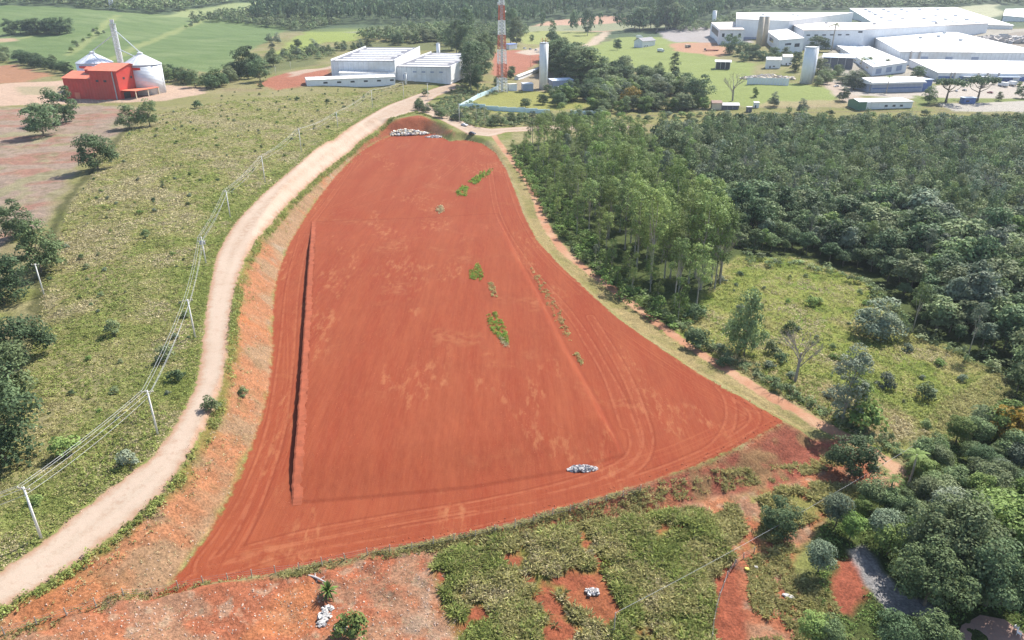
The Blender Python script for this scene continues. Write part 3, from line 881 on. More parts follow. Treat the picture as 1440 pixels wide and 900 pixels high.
# trees that read as a mass: cheap crowns in one mesh per kind of leaf
def mass(name, pts, heights, widths, mat, label, leaves=90, leaf=.09, seed=1, trunk_frac=.15, shape='round', kind='stuff', clumps=9):
    r = np.random.default_rng(seed)
    V = []; F = []; T = []; off = 0
    base = []
    for k in range(6):
        v, f, p, _ = crown_cloud(seed * 10 + k, 1.0, 1.0 - trunk_frac, trunk_frac, clumps, max(leaves // clumps, 3), leaf, .24, shape, .8)
        base.append((v, f))
    z = gz_v(pts[:, 0], pts[:, 1])
    for i, (x, y) in enumerate(pts):
        v, f = base[i % 6]
        a = r.uniform(0, 6.283); c, s = math.cos(a), math.sin(a)
        q = np.empty_like(v)
        q[:, 0] = (v[:, 0] * c - v[:, 1] * s) * widths[i] + x
        q[:, 1] = (v[:, 0] * s + v[:, 1] * c) * widths[i] + y
        q[:, 2] = v[:, 2] * heights[i] + z[i]
        V.append(q); F.append(f + off); off += len(v)
        T.append(np.full(len(v), r.uniform()))
    o = mesh_np(name, np.concatenate(V), np.concatenate(F), mat, attrs={'tint': ('FLOAT', np.concatenate(T))})
    return tag(o, label, None, None, kind)

far_pts = far_pts[(far_pts[:, 1] < 520)]
pick = wr.uniform(size=len(far_pts))
for nm, lo_, hi_, m in (('far_woods', 0, .62, L_FOREST), ('far_woods', .62, .84, L_DEEP), ('far_woods', .84, 1, L_GREY)):
    q = far_pts[(pick >= lo_) & (pick < hi_)]
    mass(nm, q, wr.uniform(6.5, 14, len(q)), wr.uniform(6, 11, len(q)), m, 'dense valley wood running back to the straw coloured bench below the factory', 420, .085, 31 + int(lo_ * 10), .2, 'dome', clumps=14)

# ------------------------------------------------------------------ eucalyptus grove beside the track
GROVE = Pxy([(716,208),(745,245),(775,300),(805,345),(850,393),(885,425),(925,452),(960,452),(1000,428),(1020,400),(1000,350),(960,300),(930,240),(890,205),(800,196),(740,196)])
gp_ = scatter(GROVE, 9.2, 411, 1.0)
EUCK = Kind(*[tree_proto('eucalyptus_tree', s, W, H, t, m, BARK_PALE, clumps=c, leaves=85, leaf=.46, cr=1.6, shape='cone', r0=.26, limbs=9, flat=1.0)
              for s, W, H, t, m, c in ((601, 9.5, 17, 9, L_EUC, 34), (602, 8, 14, 12, L_EUC, 26), (603, 11, 18, 8, L_EUC, 42), (604, 6.5, 12, 14, L_GREY, 20), (605, 9.5, 19, 6, L_FRESH, 38))])
for x, y in gp_:
    d = math.hypot(x, y)
    edge = float(d_track(np.array([x]), np.array([y]))[0])
    hgt = wr.uniform(16, 25) * np.interp(edge, [0, 4, 16, 30], [.35, .45, .95, 1.1])
    if y > 300: hgt *= .78
    EUCK.put(x, y, hgt, 'tall eucalyptus with pale trunk in the grove beside the tan track', 'tree', 'eucalyptus trees of the grove', which=int(wr.choice(5, p=[.26, .2, .2, .06, .28])), wide=wr.uniform(.9, 1.2))
for px, py, hh in ((985,408,29),(1000,398,27),(968,398,28),(1012,400,24),(990,385,30),(948,430,20),(915,398,29),(895,378,28)):
    q = P(px, py)
    EUCK.put(q.x, q.y, hh, 'tall eucalyptus with bare lower trunk at the meadow side of the grove', 'tree', 'eucalyptus trees on the meadow edge', which=random.choice([0, 1, 2]))
for poly_, n_ in (([(600,150),(640,138),(690,158),(700,180),(665,180),(630,168)], 3.6), ([(700,162),(860,166),(900,174),(780,176),(715,178)], 4.2), ([(640,120),(690,122),(700,132),(650,146),(625,140)], 5)):
    ug = scatter(Pxy(poly_), n_, 414)
    mass('undergrowth', ug, wr.uniform(1.2, 3.6, len(ug)), wr.uniform(2.5, 5, len(ug)), L_FOREST, 'scrub on the slope round the turquoise compound wall', 110, .16, 54, 0, 'dome')
# undergrowth below and before the grove
ug = scatter(Pxy([(716,215),(765,300),(810,360),(880,432),(945,470),(985,452),(1000,440),(940,440),(880,400),(830,330),(780,240),(740,205)]), 3.4, 412)
mass('undergrowth', ug, wr.uniform(1.5, 4.5, len(ug)), wr.uniform(2.5, 5, len(ug)), L_FRESH, 'green undergrowth along the foot of the eucalyptus grove', 150, .14, 51, 0, 'dome')
ug = scatter(WOOD, 4.2, 413, clip=lambda x, y: (sdf(WOOD, x, y) > -7) & (y < 300) & (y > 70))
mass('undergrowth', ug, wr.uniform(1.2, 4, len(ug)), wr.uniform(2.5, 5, len(ug)), L_FOREST, 'low scrub along the edge of the dense wood', 150, .14, 52, 0, 'dome')
_tc = TRACK_C[(TRACK_C[:, 1] > 95) & (TRACK_C[:, 1] < 235)]
ug = []
for i in range(len(_tc) - 1):
    d_ = _tc[i + 1] - _tc[i]; L_ = np.hypot(*d_)
    for k in range(int(L_ / .55) + 1):
        t_ = wr.uniform(); off = wr.uniform(3.0, 6.5)
        ug.append(_tc[i] + d_ * t_ + np.array([-d_[1], d_[0]]) / L_ * off)
ug = np.array(ug)
mass('undergrowth', ug, wr.uniform(.7, 2.2, len(ug)), wr.uniform(1.2, 2.8, len(ug)), L_FOREST, 'dark scrub along the meadow side of the tan track', 110, .16, 53, 0, 'dome')
# ------------------------------------------------------------------ single trees, rows and shrubs
BROAD = Kind(*[tree_proto('broadleaf_tree', s, W, H, t, m, clumps=c, leaves=125, leaf=.40, cr=1.5, shape=sh, limbs=6) for s, W, H, t, m, sh, c in (
    (701, 10, 10, -.4, L_DEEP, 'dome', 44), (702, 9, 11, -.6, L_DEEP, 'round', 42), (703, 8.5, 11, -.6, L_FOREST, 'round', 40), (704, 10.5, 9.5, -.3, L_FOREST, 'dome', 44), (705, 8, 9.5, -.6, L_FRESH, 'round', 36), (706, 9, 9.5, -.4, L_GREY, 'dome', 38))])
BUSH = Kind(*[tree_proto('shrub', s, W, H, .0, m, clumps=c, leaves=55, leaf=.32, cr=.75, shape='dome', r0=.08, limbs=4) for s, W, H, m, c in (
    (721, 4.0, 3.0, L_FOREST, 18), (722, 3.4, 2.6, L_FRESH, 14), (723, 4.4, 2.8, L_DEEP, 18), (724, 3.6, 2.8, L_GREY, 14))])
UMBR = Kind(*[tree_proto('umbrella_tree', s, 13, 4.5, 4.6, L_DEEP, clumps=30, leaves=60, leaf=.6, cr=1.6, shape='umbrella', r0=.45, limbs=9) for s in (731, 732)])

DENSE = Kind(*[tree_proto('eucalyptus_tree', sd, W, H, t, m, BARK_PALE, clumps=c, leaves=90, leaf=.6, cr=2.0, shape='cone', r0=.35, limbs=8) for sd, W, H, t, m, c in (
    (761, 12, 21, 2, L_DEEP, 64), (762, 10, 23, 2.5, L_DEEP, 60), (763, 12, 18, 1.5, L_FOREST, 58))])

def at_px(kind, px, py, top, label, cat='tree', group=None, which=None, wide=1.0):
    q = P(px, py)
    return kind.put(q.x, q.y, max(top_z(q, top) - q.z, .8), label, cat, group, which, None, wide)

for px, py, tp, wd, k, lab in (
  (62,191,139,1.15,0,'dark round tree on the harvested red field, nearer of the pair before the red mill'),
  (92,172,118,1.0,1,'dark tree standing close before the red mill, behind the darker tree of the field'),
  (183,180,149,1.15,3,'round tree on the field edge below the silos, left of its taller neighbour'),
  (211,178,139,.95,2,'taller tree on the field edge directly below the bright silo'),
  (138,238,182,1.05,0,'single dark tree at the pasture corner where the red field narrows'),
  (24,334,278,1.0,1,'dark tree standing on the red field beside the ditch of the pasture'),
  (58,382,314,1.0,3,'spreading tree with bare lower limbs above the white leaning pole'),
  (6,428,352,1.05,1,'dark tree cut by the frame beside the lone white pole on the pasture'),
  (38,505,440,1.1,0,'dark tree at the lower pasture edge, highest of the dark trees below the lone pole'),
  (16,568,480,1.0,2,'grey green tree in the middle of the dark clump on the lower pasture edge'),
  (6,648,530,1.05,1,'largest dark tree, lowest of the clump on the pasture edge'),
  (-22,590,500,1.1,0,'dark tree behind the clump on the lower pasture edge'),
  (1046,500,414,.62,3,'round open crowned tree standing alone in the meadow near the track'),
  (1232,473,421,1.35,5,'broad grey green tree at the rim of the wood above the meadow'),
  (1198,668,613,1.15,0,'dark tree at the end of the tan track by the red fill slope'),
  (1094,748,701,1.1,1,'dark tree standing in the scrub below the red fill slope'),
  (1410,622,566,1.2,4,'tree in the wood below the yellow crown'),
):
    at_px(BROAD, px, py, tp, lab, which=k, wide=wd)
LONE = Kind(tree_proto('eucalyptus_tree', 751, 7.5, 16, 1.2, L_GREY, BARK_PALE, clumps=46, leaves=80, leaf=.45, cr=1.4, shape='cone', r0=.24, limbs=9), tree_proto('eucalyptus_tree', 752, 6, 9, 1.0, L_EUC, BARK_PALE, clumps=26, leaves=80, leaf=.42, cr=1.3, shape='cone', r0=.2, limbs=7))
at_px(LONE, 1184, 594, 487, 'tall lone grey green eucalyptus at the lower end of the meadow beside the track', which=0)
at_px(LONE, 1198, 592, 528, 'shorter eucalyptus close beside the tall lone one in the meadow', which=1)
t = tree_proto('yellow_tree', 741, 6, 6, 2, L_YELLOW, clumps=24, leaves=60, leaf=.5, cr=1.2); YEL = Kind(t)
at_px(YEL, 1408, 628, 568, 'tree with orange yellow crown among the green wood at the lower right')
t = tree_proto('flowering_tree', 742, 9, 6, 1, L_YELLOW, clumps=30, leaves=50, leaf=.5, cr=1.4, shape='dome'); YEL2 = Kind(t)
at_px(YEL2, 887, 152, 122, 'ochre crowned bushy tree among the green row behind the rail bench')

for px, py, tp, k, lab in (
  (973,450,427,2,'dark ball shaped shrub at the corner of the eucalyptus grove'), (980,490,462,2,'dark shrub on the track edge opposite the lot'), (1216,603,566,1,'green shrub beside the tall lone eucalyptus'),
  (1085,498,478,0,'low dark shrub left of the bare tree in the meadow'), (1098,512,497,2,'small dark shrub touching the foot of the bare tree'),
  (1245,545,522,3,'grey shrub in the middle of the meadow'), (1300,562,540,0,'dark shrub in the scrub at the meadow edge'),
  (1110,468,452,0,'shrub in the upper meadow behind the bare tree'), (1140,430,415,1,'green shrub near the upper corner of the meadow'),
  (297,578,558,0,'bushy shrub leaning over the road edge on the bank'), (342,556,544,0,'dark shrub on the face of the cut bank'),
  (180,655,632,3,'brown grey shrub on the verge just left of the road'), (497,896,866,1,'yellow green bush beside the pale debris in the bare ground'),
  (1206,530,512,1,'green shrub right of the tall meadow eucalyptus'), (250,535,518,2,'dark shrub on the pasture below the wires'), (160,470,452,0,'dark shrub in mid pasture'),
  (92,640,612,1,'broad green bush under the wires on the lower pasture'), (234,508,486,0,'dark bush on the pasture beside the second pole'), (205,333,322,0,'low bush on the upper pasture'),
  (418,142,135,2,'small bush on the pasture rim below the white shed'), (460,145,138,2,'small dark bush on the pasture rim right of the shed end'), (367,124,116,0,'bush at the edge of the red yard of the white shed'),
  (277,152,140,2,'small upright bush on the pasture rim behind the mill'), (598,135,125,0,'bush beside the junction of the pale roads'),
):
    at_px(BUSH, px, py, tp, lab, 'shrub', which=k)

# small bushes strewn over the pasture
br = np.random.default_rng(801)
PASTURE = Pxy([(205,165),(170,195),(135,240),(110,270),(92,300),(80,340),(66,400),(70,450),(70,520),(50,640),(-100,700),(0,790),(110,710),(205,635),(235,600),(262,545),(272,480),(280,400),(305,335),(350,285),(400,235),(470,180),(540,142),(560,125),(470,122),(330,130)])
for x, y in scatter(PASTURE, 10, 802, 1.0, maxn=230):
    BUSH.put(x, y, br.uniform(.5, 1.5), 'knee high bush strewn over the straw coloured pasture', 'shrub', 'small bushes on the pasture', wide=br.uniform(.9, 1.5))
for x, y in scatter(Pxy(MEADOW_PX), 9, 803, 1.0, maxn=38):
    BUSH.put(x, y, br.uniform(.8, 2.4), 'low bush strewn over the sunlit meadow beside the wood', 'shrub', 'small bushes on the meadow', wide=br.uniform(.9, 1.5))

# rows and clumps farther off
def row(kind, pts, n, h0, h1, label, group, spread=4, which=None, wide=1.1, seed=1):
    r = np.random.default_rng(seed)
    ln = smooth(Pxy(pts), 8) if len(pts) > 1 else None
    seg = np.r_[0, np.cumsum(np.linalg.norm(np.diff(ln, axis=0), axis=1))]
    for s in np.linspace(0, seg[-1], n):
        x = np.interp(s, seg, ln[:, 0]) + r.normal() * spread * .5; y = np.interp(s, seg, ln[:, 1]) + r.normal() * spread
        kind.put(x, y, r.uniform(h0, h1), label, 'tree', group, which=(int(r.choice(which)) if which else None), wide=wide * r.uniform(.85, 1.2))

row(BROAD, [(-60,82),(0,82),(30,88),(60,95),(90,102),(112,106)], 24, 9, 14, 'dark tree of the hedgerow along the foot of the green field, left of the mill', 'hedgerow trees left of the mill', 5, [0,1,2,3], seed=2)
row(BROAD, [(218,104),(240,112),(262,118),(285,121),(305,124)], 20, 8, 12, 'dark tree of the hedgerow behind the silos, right of the bright silo', 'hedgerow trees right of the silos', 5, [0,1,2,3], seed=3)
row(BROAD, [(308,122),(330,112),(345,106),(352,100),(375,92)], 12, 9, 14, 'tree of the thicket between the green field and the red yard', 'thicket trees by the green field', 7, [0,1,2], seed=4)
at_px(BROAD, 349, 110, 60, 'tallest dark tree of the thicket at the corner of the green field', which=1, wide=.9)
at_px(BROAD, 366, 114, 78, 'second tallest dark tree of the thicket near the corner of the green field', which=0)
row(BROAD, [(20,47),(38,46),(55,47)], 5, 17, 22, 'dark tree of the left clump standing in the green field', 'left clump in the green field', 4, [0,1], seed=5)
row(BROAD, [(62,48),(75,48),(88,49)], 5, 17, 22, 'dark tree of the right clump standing in the green field', 'right clump in the green field', 4, [0,1], seed=6)
row(BUSH, [(302,20),(262,40)], 8, 3, 6, 'small dark tree on the upper contour line of the green field', 'bushes on the contour line', 5, seed=7)
row(BUSH, [(150,42),(115,58),(98,72)], 10, 3, 6, 'small dark tree in the fold of the green field above the hidden silo', 'bushes in the fold of the field', 8, seed=8)
row(BROAD, [(385,60),(420,70),(395,80)], 9, 6, 12, 'bushy tree of the scrub between green field and white warehouse', 'scrub trees', 14, [1,2,5], seed=9)
row(BROAD, [(430,78),(470,72),(520,68)], 14, 6, 10, 'grey green tree of the scrub behind the white warehouse', 'trees behind the warehouse', 10, [2,5,3], seed=10)

for px, py, tp, k, wd, lab in (
  (642,76,28,0,1.5,'big grey eucalyptus behind the right end of the warehouse roof'), (658,78,12,4,1.5,'tallest eucalyptus behind the right end of the warehouse'),
  (662,127,72,0,1.5,'dense eucalyptus beside the lit end wall of the warehouse'), (672,128,90,4,1.5,'lower eucalyptus beside the lit end wall of the warehouse'), (682,102,46,2,1.4,'eucalyptus just left of the red and white mast'), (692,84,52,1,1.2,'slim eucalyptus nearest behind the red and white mast'),
  (718,62,11,0,1.3,'dark tall eucalyptus right of the top of the mast'), (726,64,24,2,1.4,'dark eucalyptus behind the mast, lower than its neighbour'),
  (826,50,13,0,1.2,'tall dark eucalyptus on the cleared hill, right of the small pair'), (803,40,19,1,.9,'thin small eucalyptus of the pair on the cleared hill'), (811,40,20,3,.9,'second thin eucalyptus of the pair on the cleared hill'),
  (776,72,28,1,1.2,'eucalyptus rising behind the white water column'), (936,42,-8,0,1.6,'huge dark eucalyptus beyond the lawn beside the grey car park'), (915,40,-2,4,1.5,'huge eucalyptus left of the grey car park, left of the hugest'), (947,40,4,2,1.5,'tall eucalyptus right of the huge one by the car park'),
  (946,124,74,4,1.2,'pointed light green eucalyptus in the tree row below the lawn'), (925,122,88,2,1.3,'dark eucalyptus left of the pointed one below the lawn'),
):
    at_px(DENSE, px, py, tp, lab, which=k % 3, wide=.72 * wd)
row(DENSE, [(775,96),(790,108),(805,116),(820,124)], 13, 22, 32, 'dark eucalyptus of the mass right of the white water column', 'eucalyptus mass by the water column', 8, [0,1,2], 1.6, seed=12)
row(BROAD, [(820,126),(845,118),(870,112),(880,108)], 12, 12, 19, 'dark crowned tree between the water column trees and the lawn', 'dark trees below the lawn', 6, [0,1,3], 1.2, seed=13)
row(BROAD, [(835,150),(855,148),(880,145),(905,140),(930,135),(960,132)], 20, 10, 17, 'green tree of the mixed row between the lawn and the rail bench', 'mixed row below the lawn', 7, [2,4,3,5], 1.15, seed=14)
row(BROAD, [(895,154),(920,154),(950,153),(985,153)], 16, 8, 11, 'low rounded tree in the front of the row along the rail bench', 'front row on the rail bench', 4, [4,2,3], 1.25, seed=15)
row(BROAD, [(830,142),(860,138),(890,132),(915,128)], 14, 10, 16, 'tree in the thick of the belt between the lawn and the rail bench', 'thick of the belt', 7, [0,2,3,4], 1.2, seed=31)
row(BROAD, [(835,158),(870,157),(900,156)], 8, 7, 11, 'leafy tree at the left end of the belt by the turquoise wall', 'left end of the belt', 5, [4,2], 1.2, seed=32)
row(DENSE, [(770,84),(785,94),(800,104),(812,112)], 12, 20, 30, 'eucalyptus in the deep of the mass by the white water column', 'deep of the eucalyptus mass', 10, [0,1,2], 1.2, seed=33)
row(DENSE, [(640,72),(655,80),(668,100),(664,118)], 12, 22, 32, 'eucalyptus of the stand between the warehouse and the mast', 'eucalyptus stand by the mast', 6, [0,1,2], 1.35, seed=41)
row(BROAD, [(560,62),(600,58),(640,56),(690,58)], 16, 9, 15, 'dark tree of the belt running behind the warehouse to the mast', 'belt behind the warehouse', 10, [0,1,3,2], 1.3, seed=42)
row(BROAD, [(815,120),(850,112),(900,118),(930,126),(965,128)], 18, 11, 18, 'dark tree in the upper part of the belt below the lawn', 'upper part of the belt', 8, [0,1,3], 1.25, seed=43)
row(BROAD, [(780,150),(800,140),(815,134)], 8, 9, 14, 'tree at the foot of the eucalyptus mass in the compound corner', 'compound corner trees', 5, [0,1,4], 1.2, seed=44)
row(BROAD, [(1046,86),(1070,84),(1100,84),(1125,84)], 9, 7, 11, 'dark tree of the row before the factory halls, behind the scrap yard', 'row before the factory', 4, [0,1], 1.2, seed=45)
row(BROAD, [(1190,118),(1205,120),(1215,124)], 5, 8, 12, 'loose grey tree between the pale drive and the blue walled building', 'trees by the pale drive', 4, [5,3], 1.2, seed=46)
row(DENSE, [(895,40),(915,42),(940,40),(960,38)], 9, 24, 34, 'big eucalyptus of the group beyond the lawn by the car park', 'eucalyptus group by the car park', 9, [0,1,2], 1.4, seed=47)
at_px(BROAD, 982, 146, 102, 'large dark round tree left of the tile roofed hut', which=1, wide=1.15)
at_px(BROAD, 970, 144, 114, 'dark tree beside the large round one left of the hut', which=0)
for px, py, tp, k, wd, lab in (
  (1026,76,46,1,1.1,'dark rounded tree before the low grey roofed factory hall, left one'), (1044,79,56,0,1.2,'dark rounded tree before the low grey roofed factory hall, middle one'), (1060,80,60,0,1.1,'dark rounded tree below the tan silos'),
  (1088,80,64,0,1.2,'dark low tree before the factory hall with the pale square roof'), (1104,82,66,3,1.1,'low tree right of the pale square roof'), (1149,73,47,0,1.35,'dome shaped dark tree behind the tilted white water tank'),
  (1118,100,78,1,1.0,'dark tree left of the white water tank'), (1150,112,84,3,1.15,'green tree right of the white water tank'), (1163,118,100,2,1.0,'lower green tree right of the white water tank'),
  (1200,126,98,5,1.3,'grey tree left of the blue walled building'), (1290,110,90,0,1.2,'dark round tree behind the blue walled building'), (1239,100,90,3,1.2,'low tree behind the white roof of the blue walled building'),
  (1306,146,121,2,1.05,'dark tree in front of the left umbrella tree'), (1437,138,117,0,1.0,'dark tree at the photo edge beside the factory forecourt'), (1404,141,129,3,.9,'small tree on the factory forecourt'),
  (1127,158,138,5,1.0,'small tree on the straw bench in front of the lawn'), (1088,150,130,5,1.0,'grey shrubby tree on the lawn beside the straw bench'), (1062,136,122,4,.9,'small light green tree beside the scrap yard'),
  (868,70,52,0,.9,'small dark tree on the near hill edge of the lawn'), (748,58,48,1,1.0,'small dark tree on the grass bank behind the mast'), (1185,142,120,5,.9,'loose tree on the lawn beside the pale drive'),
):
    at_px(BROAD, px, py, tp, lab, which=k, wide=wd)
row(BROAD, [(1150,120),(1165,112),(1178,104)], 6, 7, 11, 'tree of the clump between the white water tower and the pale drive', 'clump by the water tower', 4, [2,3,5], 1.2, seed=51)
row(BROAD, [(1300,120),(1325,122),(1360,121),(1400,120),(1430,122)], 6, 4, 6, 'small tree along the loading bays of the long front hall', 'trees by the loading bays', 3, [2,4], 1.2, seed=52)
row(BROAD, [(1212,92),(1240,96),(1262,98)], 5, 6, 9, 'tree between the blue walled building and the white halls', 'trees behind the blue building', 4, [0,3], 1.2, seed=53)
at_px(UMBR, 1330, 144, 109, 'umbrella shaped tree on the factory forecourt, left of the pair', which=0, wide=1.05)
at_px(UMBR, 1374, 142, 106, 'umbrella shaped tree on the factory forecourt, right of the pair', which=1)
row(BROAD, [(590,150),(600,160),(640,172)], 8, 4, 7, 'small tree of the bushes between the junction and the turquoise wall', 'trees below the turquoise wall', 5, [1,2,5], 1.2, seed=16)
row(BROAD, [(690,176),(720,172),(760,170),(800,168),(850,166)], 16, 4, 8, 'small tree on the slope before the turquoise wall', 'trees before the turquoise wall', 3, [0,2,3], 1.2, seed=17)
row(BROAD, [(740,150),(775,142),(770,130)], 5, 6, 10, 'dark tree inside the turquoise walled compound', 'trees inside the compound', 3, [0,1], 1.1, seed=18)
row(BROAD, [(700,125),(712,112),(722,104)], 6, 6, 10, 'small tree beside the foot of the mast', 'trees beside the mast', 3, [0,2], 1.0, seed=19)
row(BROAD, [(1000,185),(1100,182),(1250,184),(1440,186)], 26, 8, 12, 'dark tree on the upper rim of the wood along the straw bench', 'upper rim of the wood', 3, [0,1,2,3], 1.1, seed=20)
row(BUSH, [(870,168),(980,166),(1100,166),(1250,166),(1440,168)], 36, 2, 4.5, 'bush on the straw coloured rail bench above the wood', 'bushes of the rail bench', 5, wide=1.3, seed=21)

# palms
def palm_mb(seed, n, length, h, droop=.55, up=.9):
    r = random.Random(seed); v = []; f = []
    for k in range(n):
        a = 2 * math.pi * k / n * 2.4 + r.uniform(-.3, .3); el = r.uniform(.15, up)
        p = Vector((0, 0, h)); d = Vector((math.cos(a) * math.cos(el), math.sin(a) * math.cos(el), math.sin(el)))
        L = length * r.uniform(.8, 1.1); side = Vector((-math.sin(a), math.cos(a), 0))
        prev = None
        for s in range(15):
            t_ = s / 14
            wd = L * .13 * math.sin(math.pi * (.1 + .86 * t_)) ** .7
            q = p + d * (L * t_) + Vector((0, 0, -droop * L * t_ * t_))
            for sg in (-1, 1):      # leaflets either side of the rib
                b = len(v)
                d2 = (d + Vector((0, 0, -2 * droop * t_))).normalized()
                tip = q + side * sg * wd + d2 * wd * .55 + Vector((0, 0, -.25 * wd))
                v += [q - d2 * L * .022, q + d2 * L * .022, tip + d2 * L * .012, tip - d2 * L * .014]
                f.append((b, b + 1, b + 2, b + 3))
    return v, f
def palm_proto(name, seed, h, length, n=16, trunk_r=.22, leaf=L_FRESH, **k):
    t = empty(name, (0, 0, 0))
    v, f = palm_mb(seed, n, length, h, **k)
    mesh_np('crown', [tuple(q) for q in v], f, leaf, parent=t)
    MB().tube([(0, 0, -.5), (.1, 0, h * .5), (0, 0, h + .1)], [trunk_r * 1.2, trunk_r, trunk_r * .8], 8).build('trunk', BARK_PALE, t)
    t['h'] = h + length * .3
    return t
PALM = Kind(palm_proto('palm_tree', 811, 8, 3.4), palm_proto('palm_tree', 812, 9, 3.8, 18, leaf=L_FOREST), palm_proto('palm_tree', 813, 4.2, 3.4, 20, leaf=L_GREY))
for px, py, tp, k, lab in ((1169,72,31,1,'tall palm beside the white hall behind the dome shaped tree'), (1208,106,80,0,'palm behind the grey tree near the open shed'), (1246,131,105,0,'palm in front of the blue walled building, taller of the pair'),
   (1222,130,110,1,'palm at the left corner of the blue walled building'), (1277,684,634,0,'feathery palm at the end of the tan track by the wire pole'), (1322,690,676,0,'low feathery palm among the trees right of the track end'), (1246,712,668,0,'slender palm among the trees below the track end'), (1372,700,668,0,'palm in the wood below the yellow tree')):
    at_px(PALM, px, py, tp, lab, 'palm', which=k)

# spiky rosette plant on the bare ground
rz = empty('yucca_plant', P(462, 839)); tag(rz, 'spiky green yucca standing alone on the bare earth by the debris', 'plant')
r_ = random.Random(5); v = []; f = []
for k in range(70):
    a = r_.uniform(0, 6.283); el = r_.uniform(-.1, 1.35); L = r_.uniform(1.1, 1.9)
    d = Vector((math.cos(a) * math.cos(el), math.sin(a) * math.cos(el), math.sin(el))); s_ = Vector((-math.sin(a), math.cos(a), 0)) * .085
    c0 = Vector((0, 0, 1.0)); c1 = c0 + d * L * .55; c2 = c0 + d * L + Vector((0, 0, -.25 * L * math.cos(el)))
    b = len(v); v += [c0 - s_ * .6, c0 + s_ * .6, c1 + s_ * 1.3, c1 - s_ * 1.3, c2 + s_ * .2, c2 - s_ * .2]
    f += [(b, b + 1, b + 2, b + 3), (b + 3, b + 2, b + 4, b + 5)]
mesh_np('leaves', [tuple(q) for q in v], f, L_FRESH, parent=rz)
MB().tube([(0, 0, -.3), (0, 0, 1.05)], [.2, .16], 8).build('trunk', BARK, rz)

# leafless tree of the meadow
def bare_tree(name, seed, h, spread, mat, r0):
    t = empty(name, (0, 0, 0)); r = random.Random(seed)
    tr = MB().tube([(0, 0, -.4), (.1, 0, h * .3), (.15, .05, h * .5)], [r0 * 1.2, r0, r0 * .7], 7); tr.build('trunk', mat, t)
    c = MB()
    def grow(p, d, L, rad, lev):
        q = p + d * L
        c.tube([p, q], [rad, rad * .6], 4 if lev > 1 else 5, cap=False)
        if lev < 4:
            for _ in range(3 if lev < 3 else 2):
                e = (d + Vector((r.uniform(-1, 1), r.uniform(-1, 1), r.uniform(-.2, .7))) * spread).normalized()
                grow(q, e, L * r.uniform(.6, .85), rad * .58, lev + 1)
    for k in range(6):
        a = k * 1.05 + r.uniform(-.2, .2)
        grow(Vector((.12, .03, h * (.25 + .04 * k))), Vector((math.cos(a) * .55, math.sin(a) * .55, .8)).normalized(), h * .2, r0 * .5, 1)
    c.build('branches', mat, t)
    t['h'] = h
    return t
M_TWIG = plain('twig', (.30, .26, .23), .9, 0, .2, 2)
BARE = Kind(bare_tree('bare_tree', 3, 11, .6, M_TWIG, .22))
at_px(BARE, 1118, 536, 452, 'leafless grey tree standing in the meadow near the track')
at_px(BARE, 1030, 142, 98, 'leafless grey bushy tree right behind the tile roofed hut', wide=1.3)
at_px(BARE, 1012, 395, 318, 'grey leafless tree among the eucalyptus at the meadow side')

# ------------------------------------------------------------------ trees of the plot at the lower right
PLOT = Pxy([(1440,625),(1370,610),(1315,635),(1290,655),(1275,690),(1245,700),(1205,725),(1160,735),(1140,775),(1150,800),(1185,770),(1225,765),(1260,800),(1290,845),(1320,868),(1345,872),(1380,862),(1450,872),(1560,850),(1620,700)])
NEAR = Kind(*[tree_proto('garden_tree', s, W, H, t, m, clumps=c, leaves=170, leaf=.29, cr=1.25, shape=sh, limbs=6) for s, W, H, t, m, sh, c in (
    (901, 6.5, 5.5, 1.5, L_FOREST, 'dome', 34), (902, 5.5, 6, 1.5, L_FRESH, 'round', 30), (903, 6, 5, 1.6, L_GREY, 'dome', 30), (904, 6.5, 6, 1.8, L_DEEP, 'round', 34), (905, 5, 5.5, 1.5, L_FOREST, 'round', 28))])
nr_ = np.random.default_rng(91)
for x, y in scatter(PLOT, 4.6, 902, .8):
    NEAR.put(x, y, nr_.uniform(4, 7.8), 'garden tree crowded round the drive at the lower right of the lot', 'tree', 'trees round the drive', which=int(nr_.choice(5, p=[.28, .27, .15, .08, .22])), wide=nr_.uniform(.9, 1.2))
for px, py, tp, k, wd, lab in ((1140,905,862,1,1.1,'yellow green bush tree at the bottom edge below the drive'), (1165,912,872,4,1.0,'green tree at the bottom edge, right of the yellow green bush'), (1255,918,868,3,1.0,'dark green tree at the bottom edge below the drive'),
    (1305,915,866,0,1.1,'dark tree left of the brick patio'), (1150,805,762,2,.9,'pale grey green tree beside the dark scrub tree and the drive'), (1405,790,700,1,1.3,'bright green leafy tree right of the silvery one')):
    at_px(NEAR, px, py, tp, lab, which=k, wide=wd)

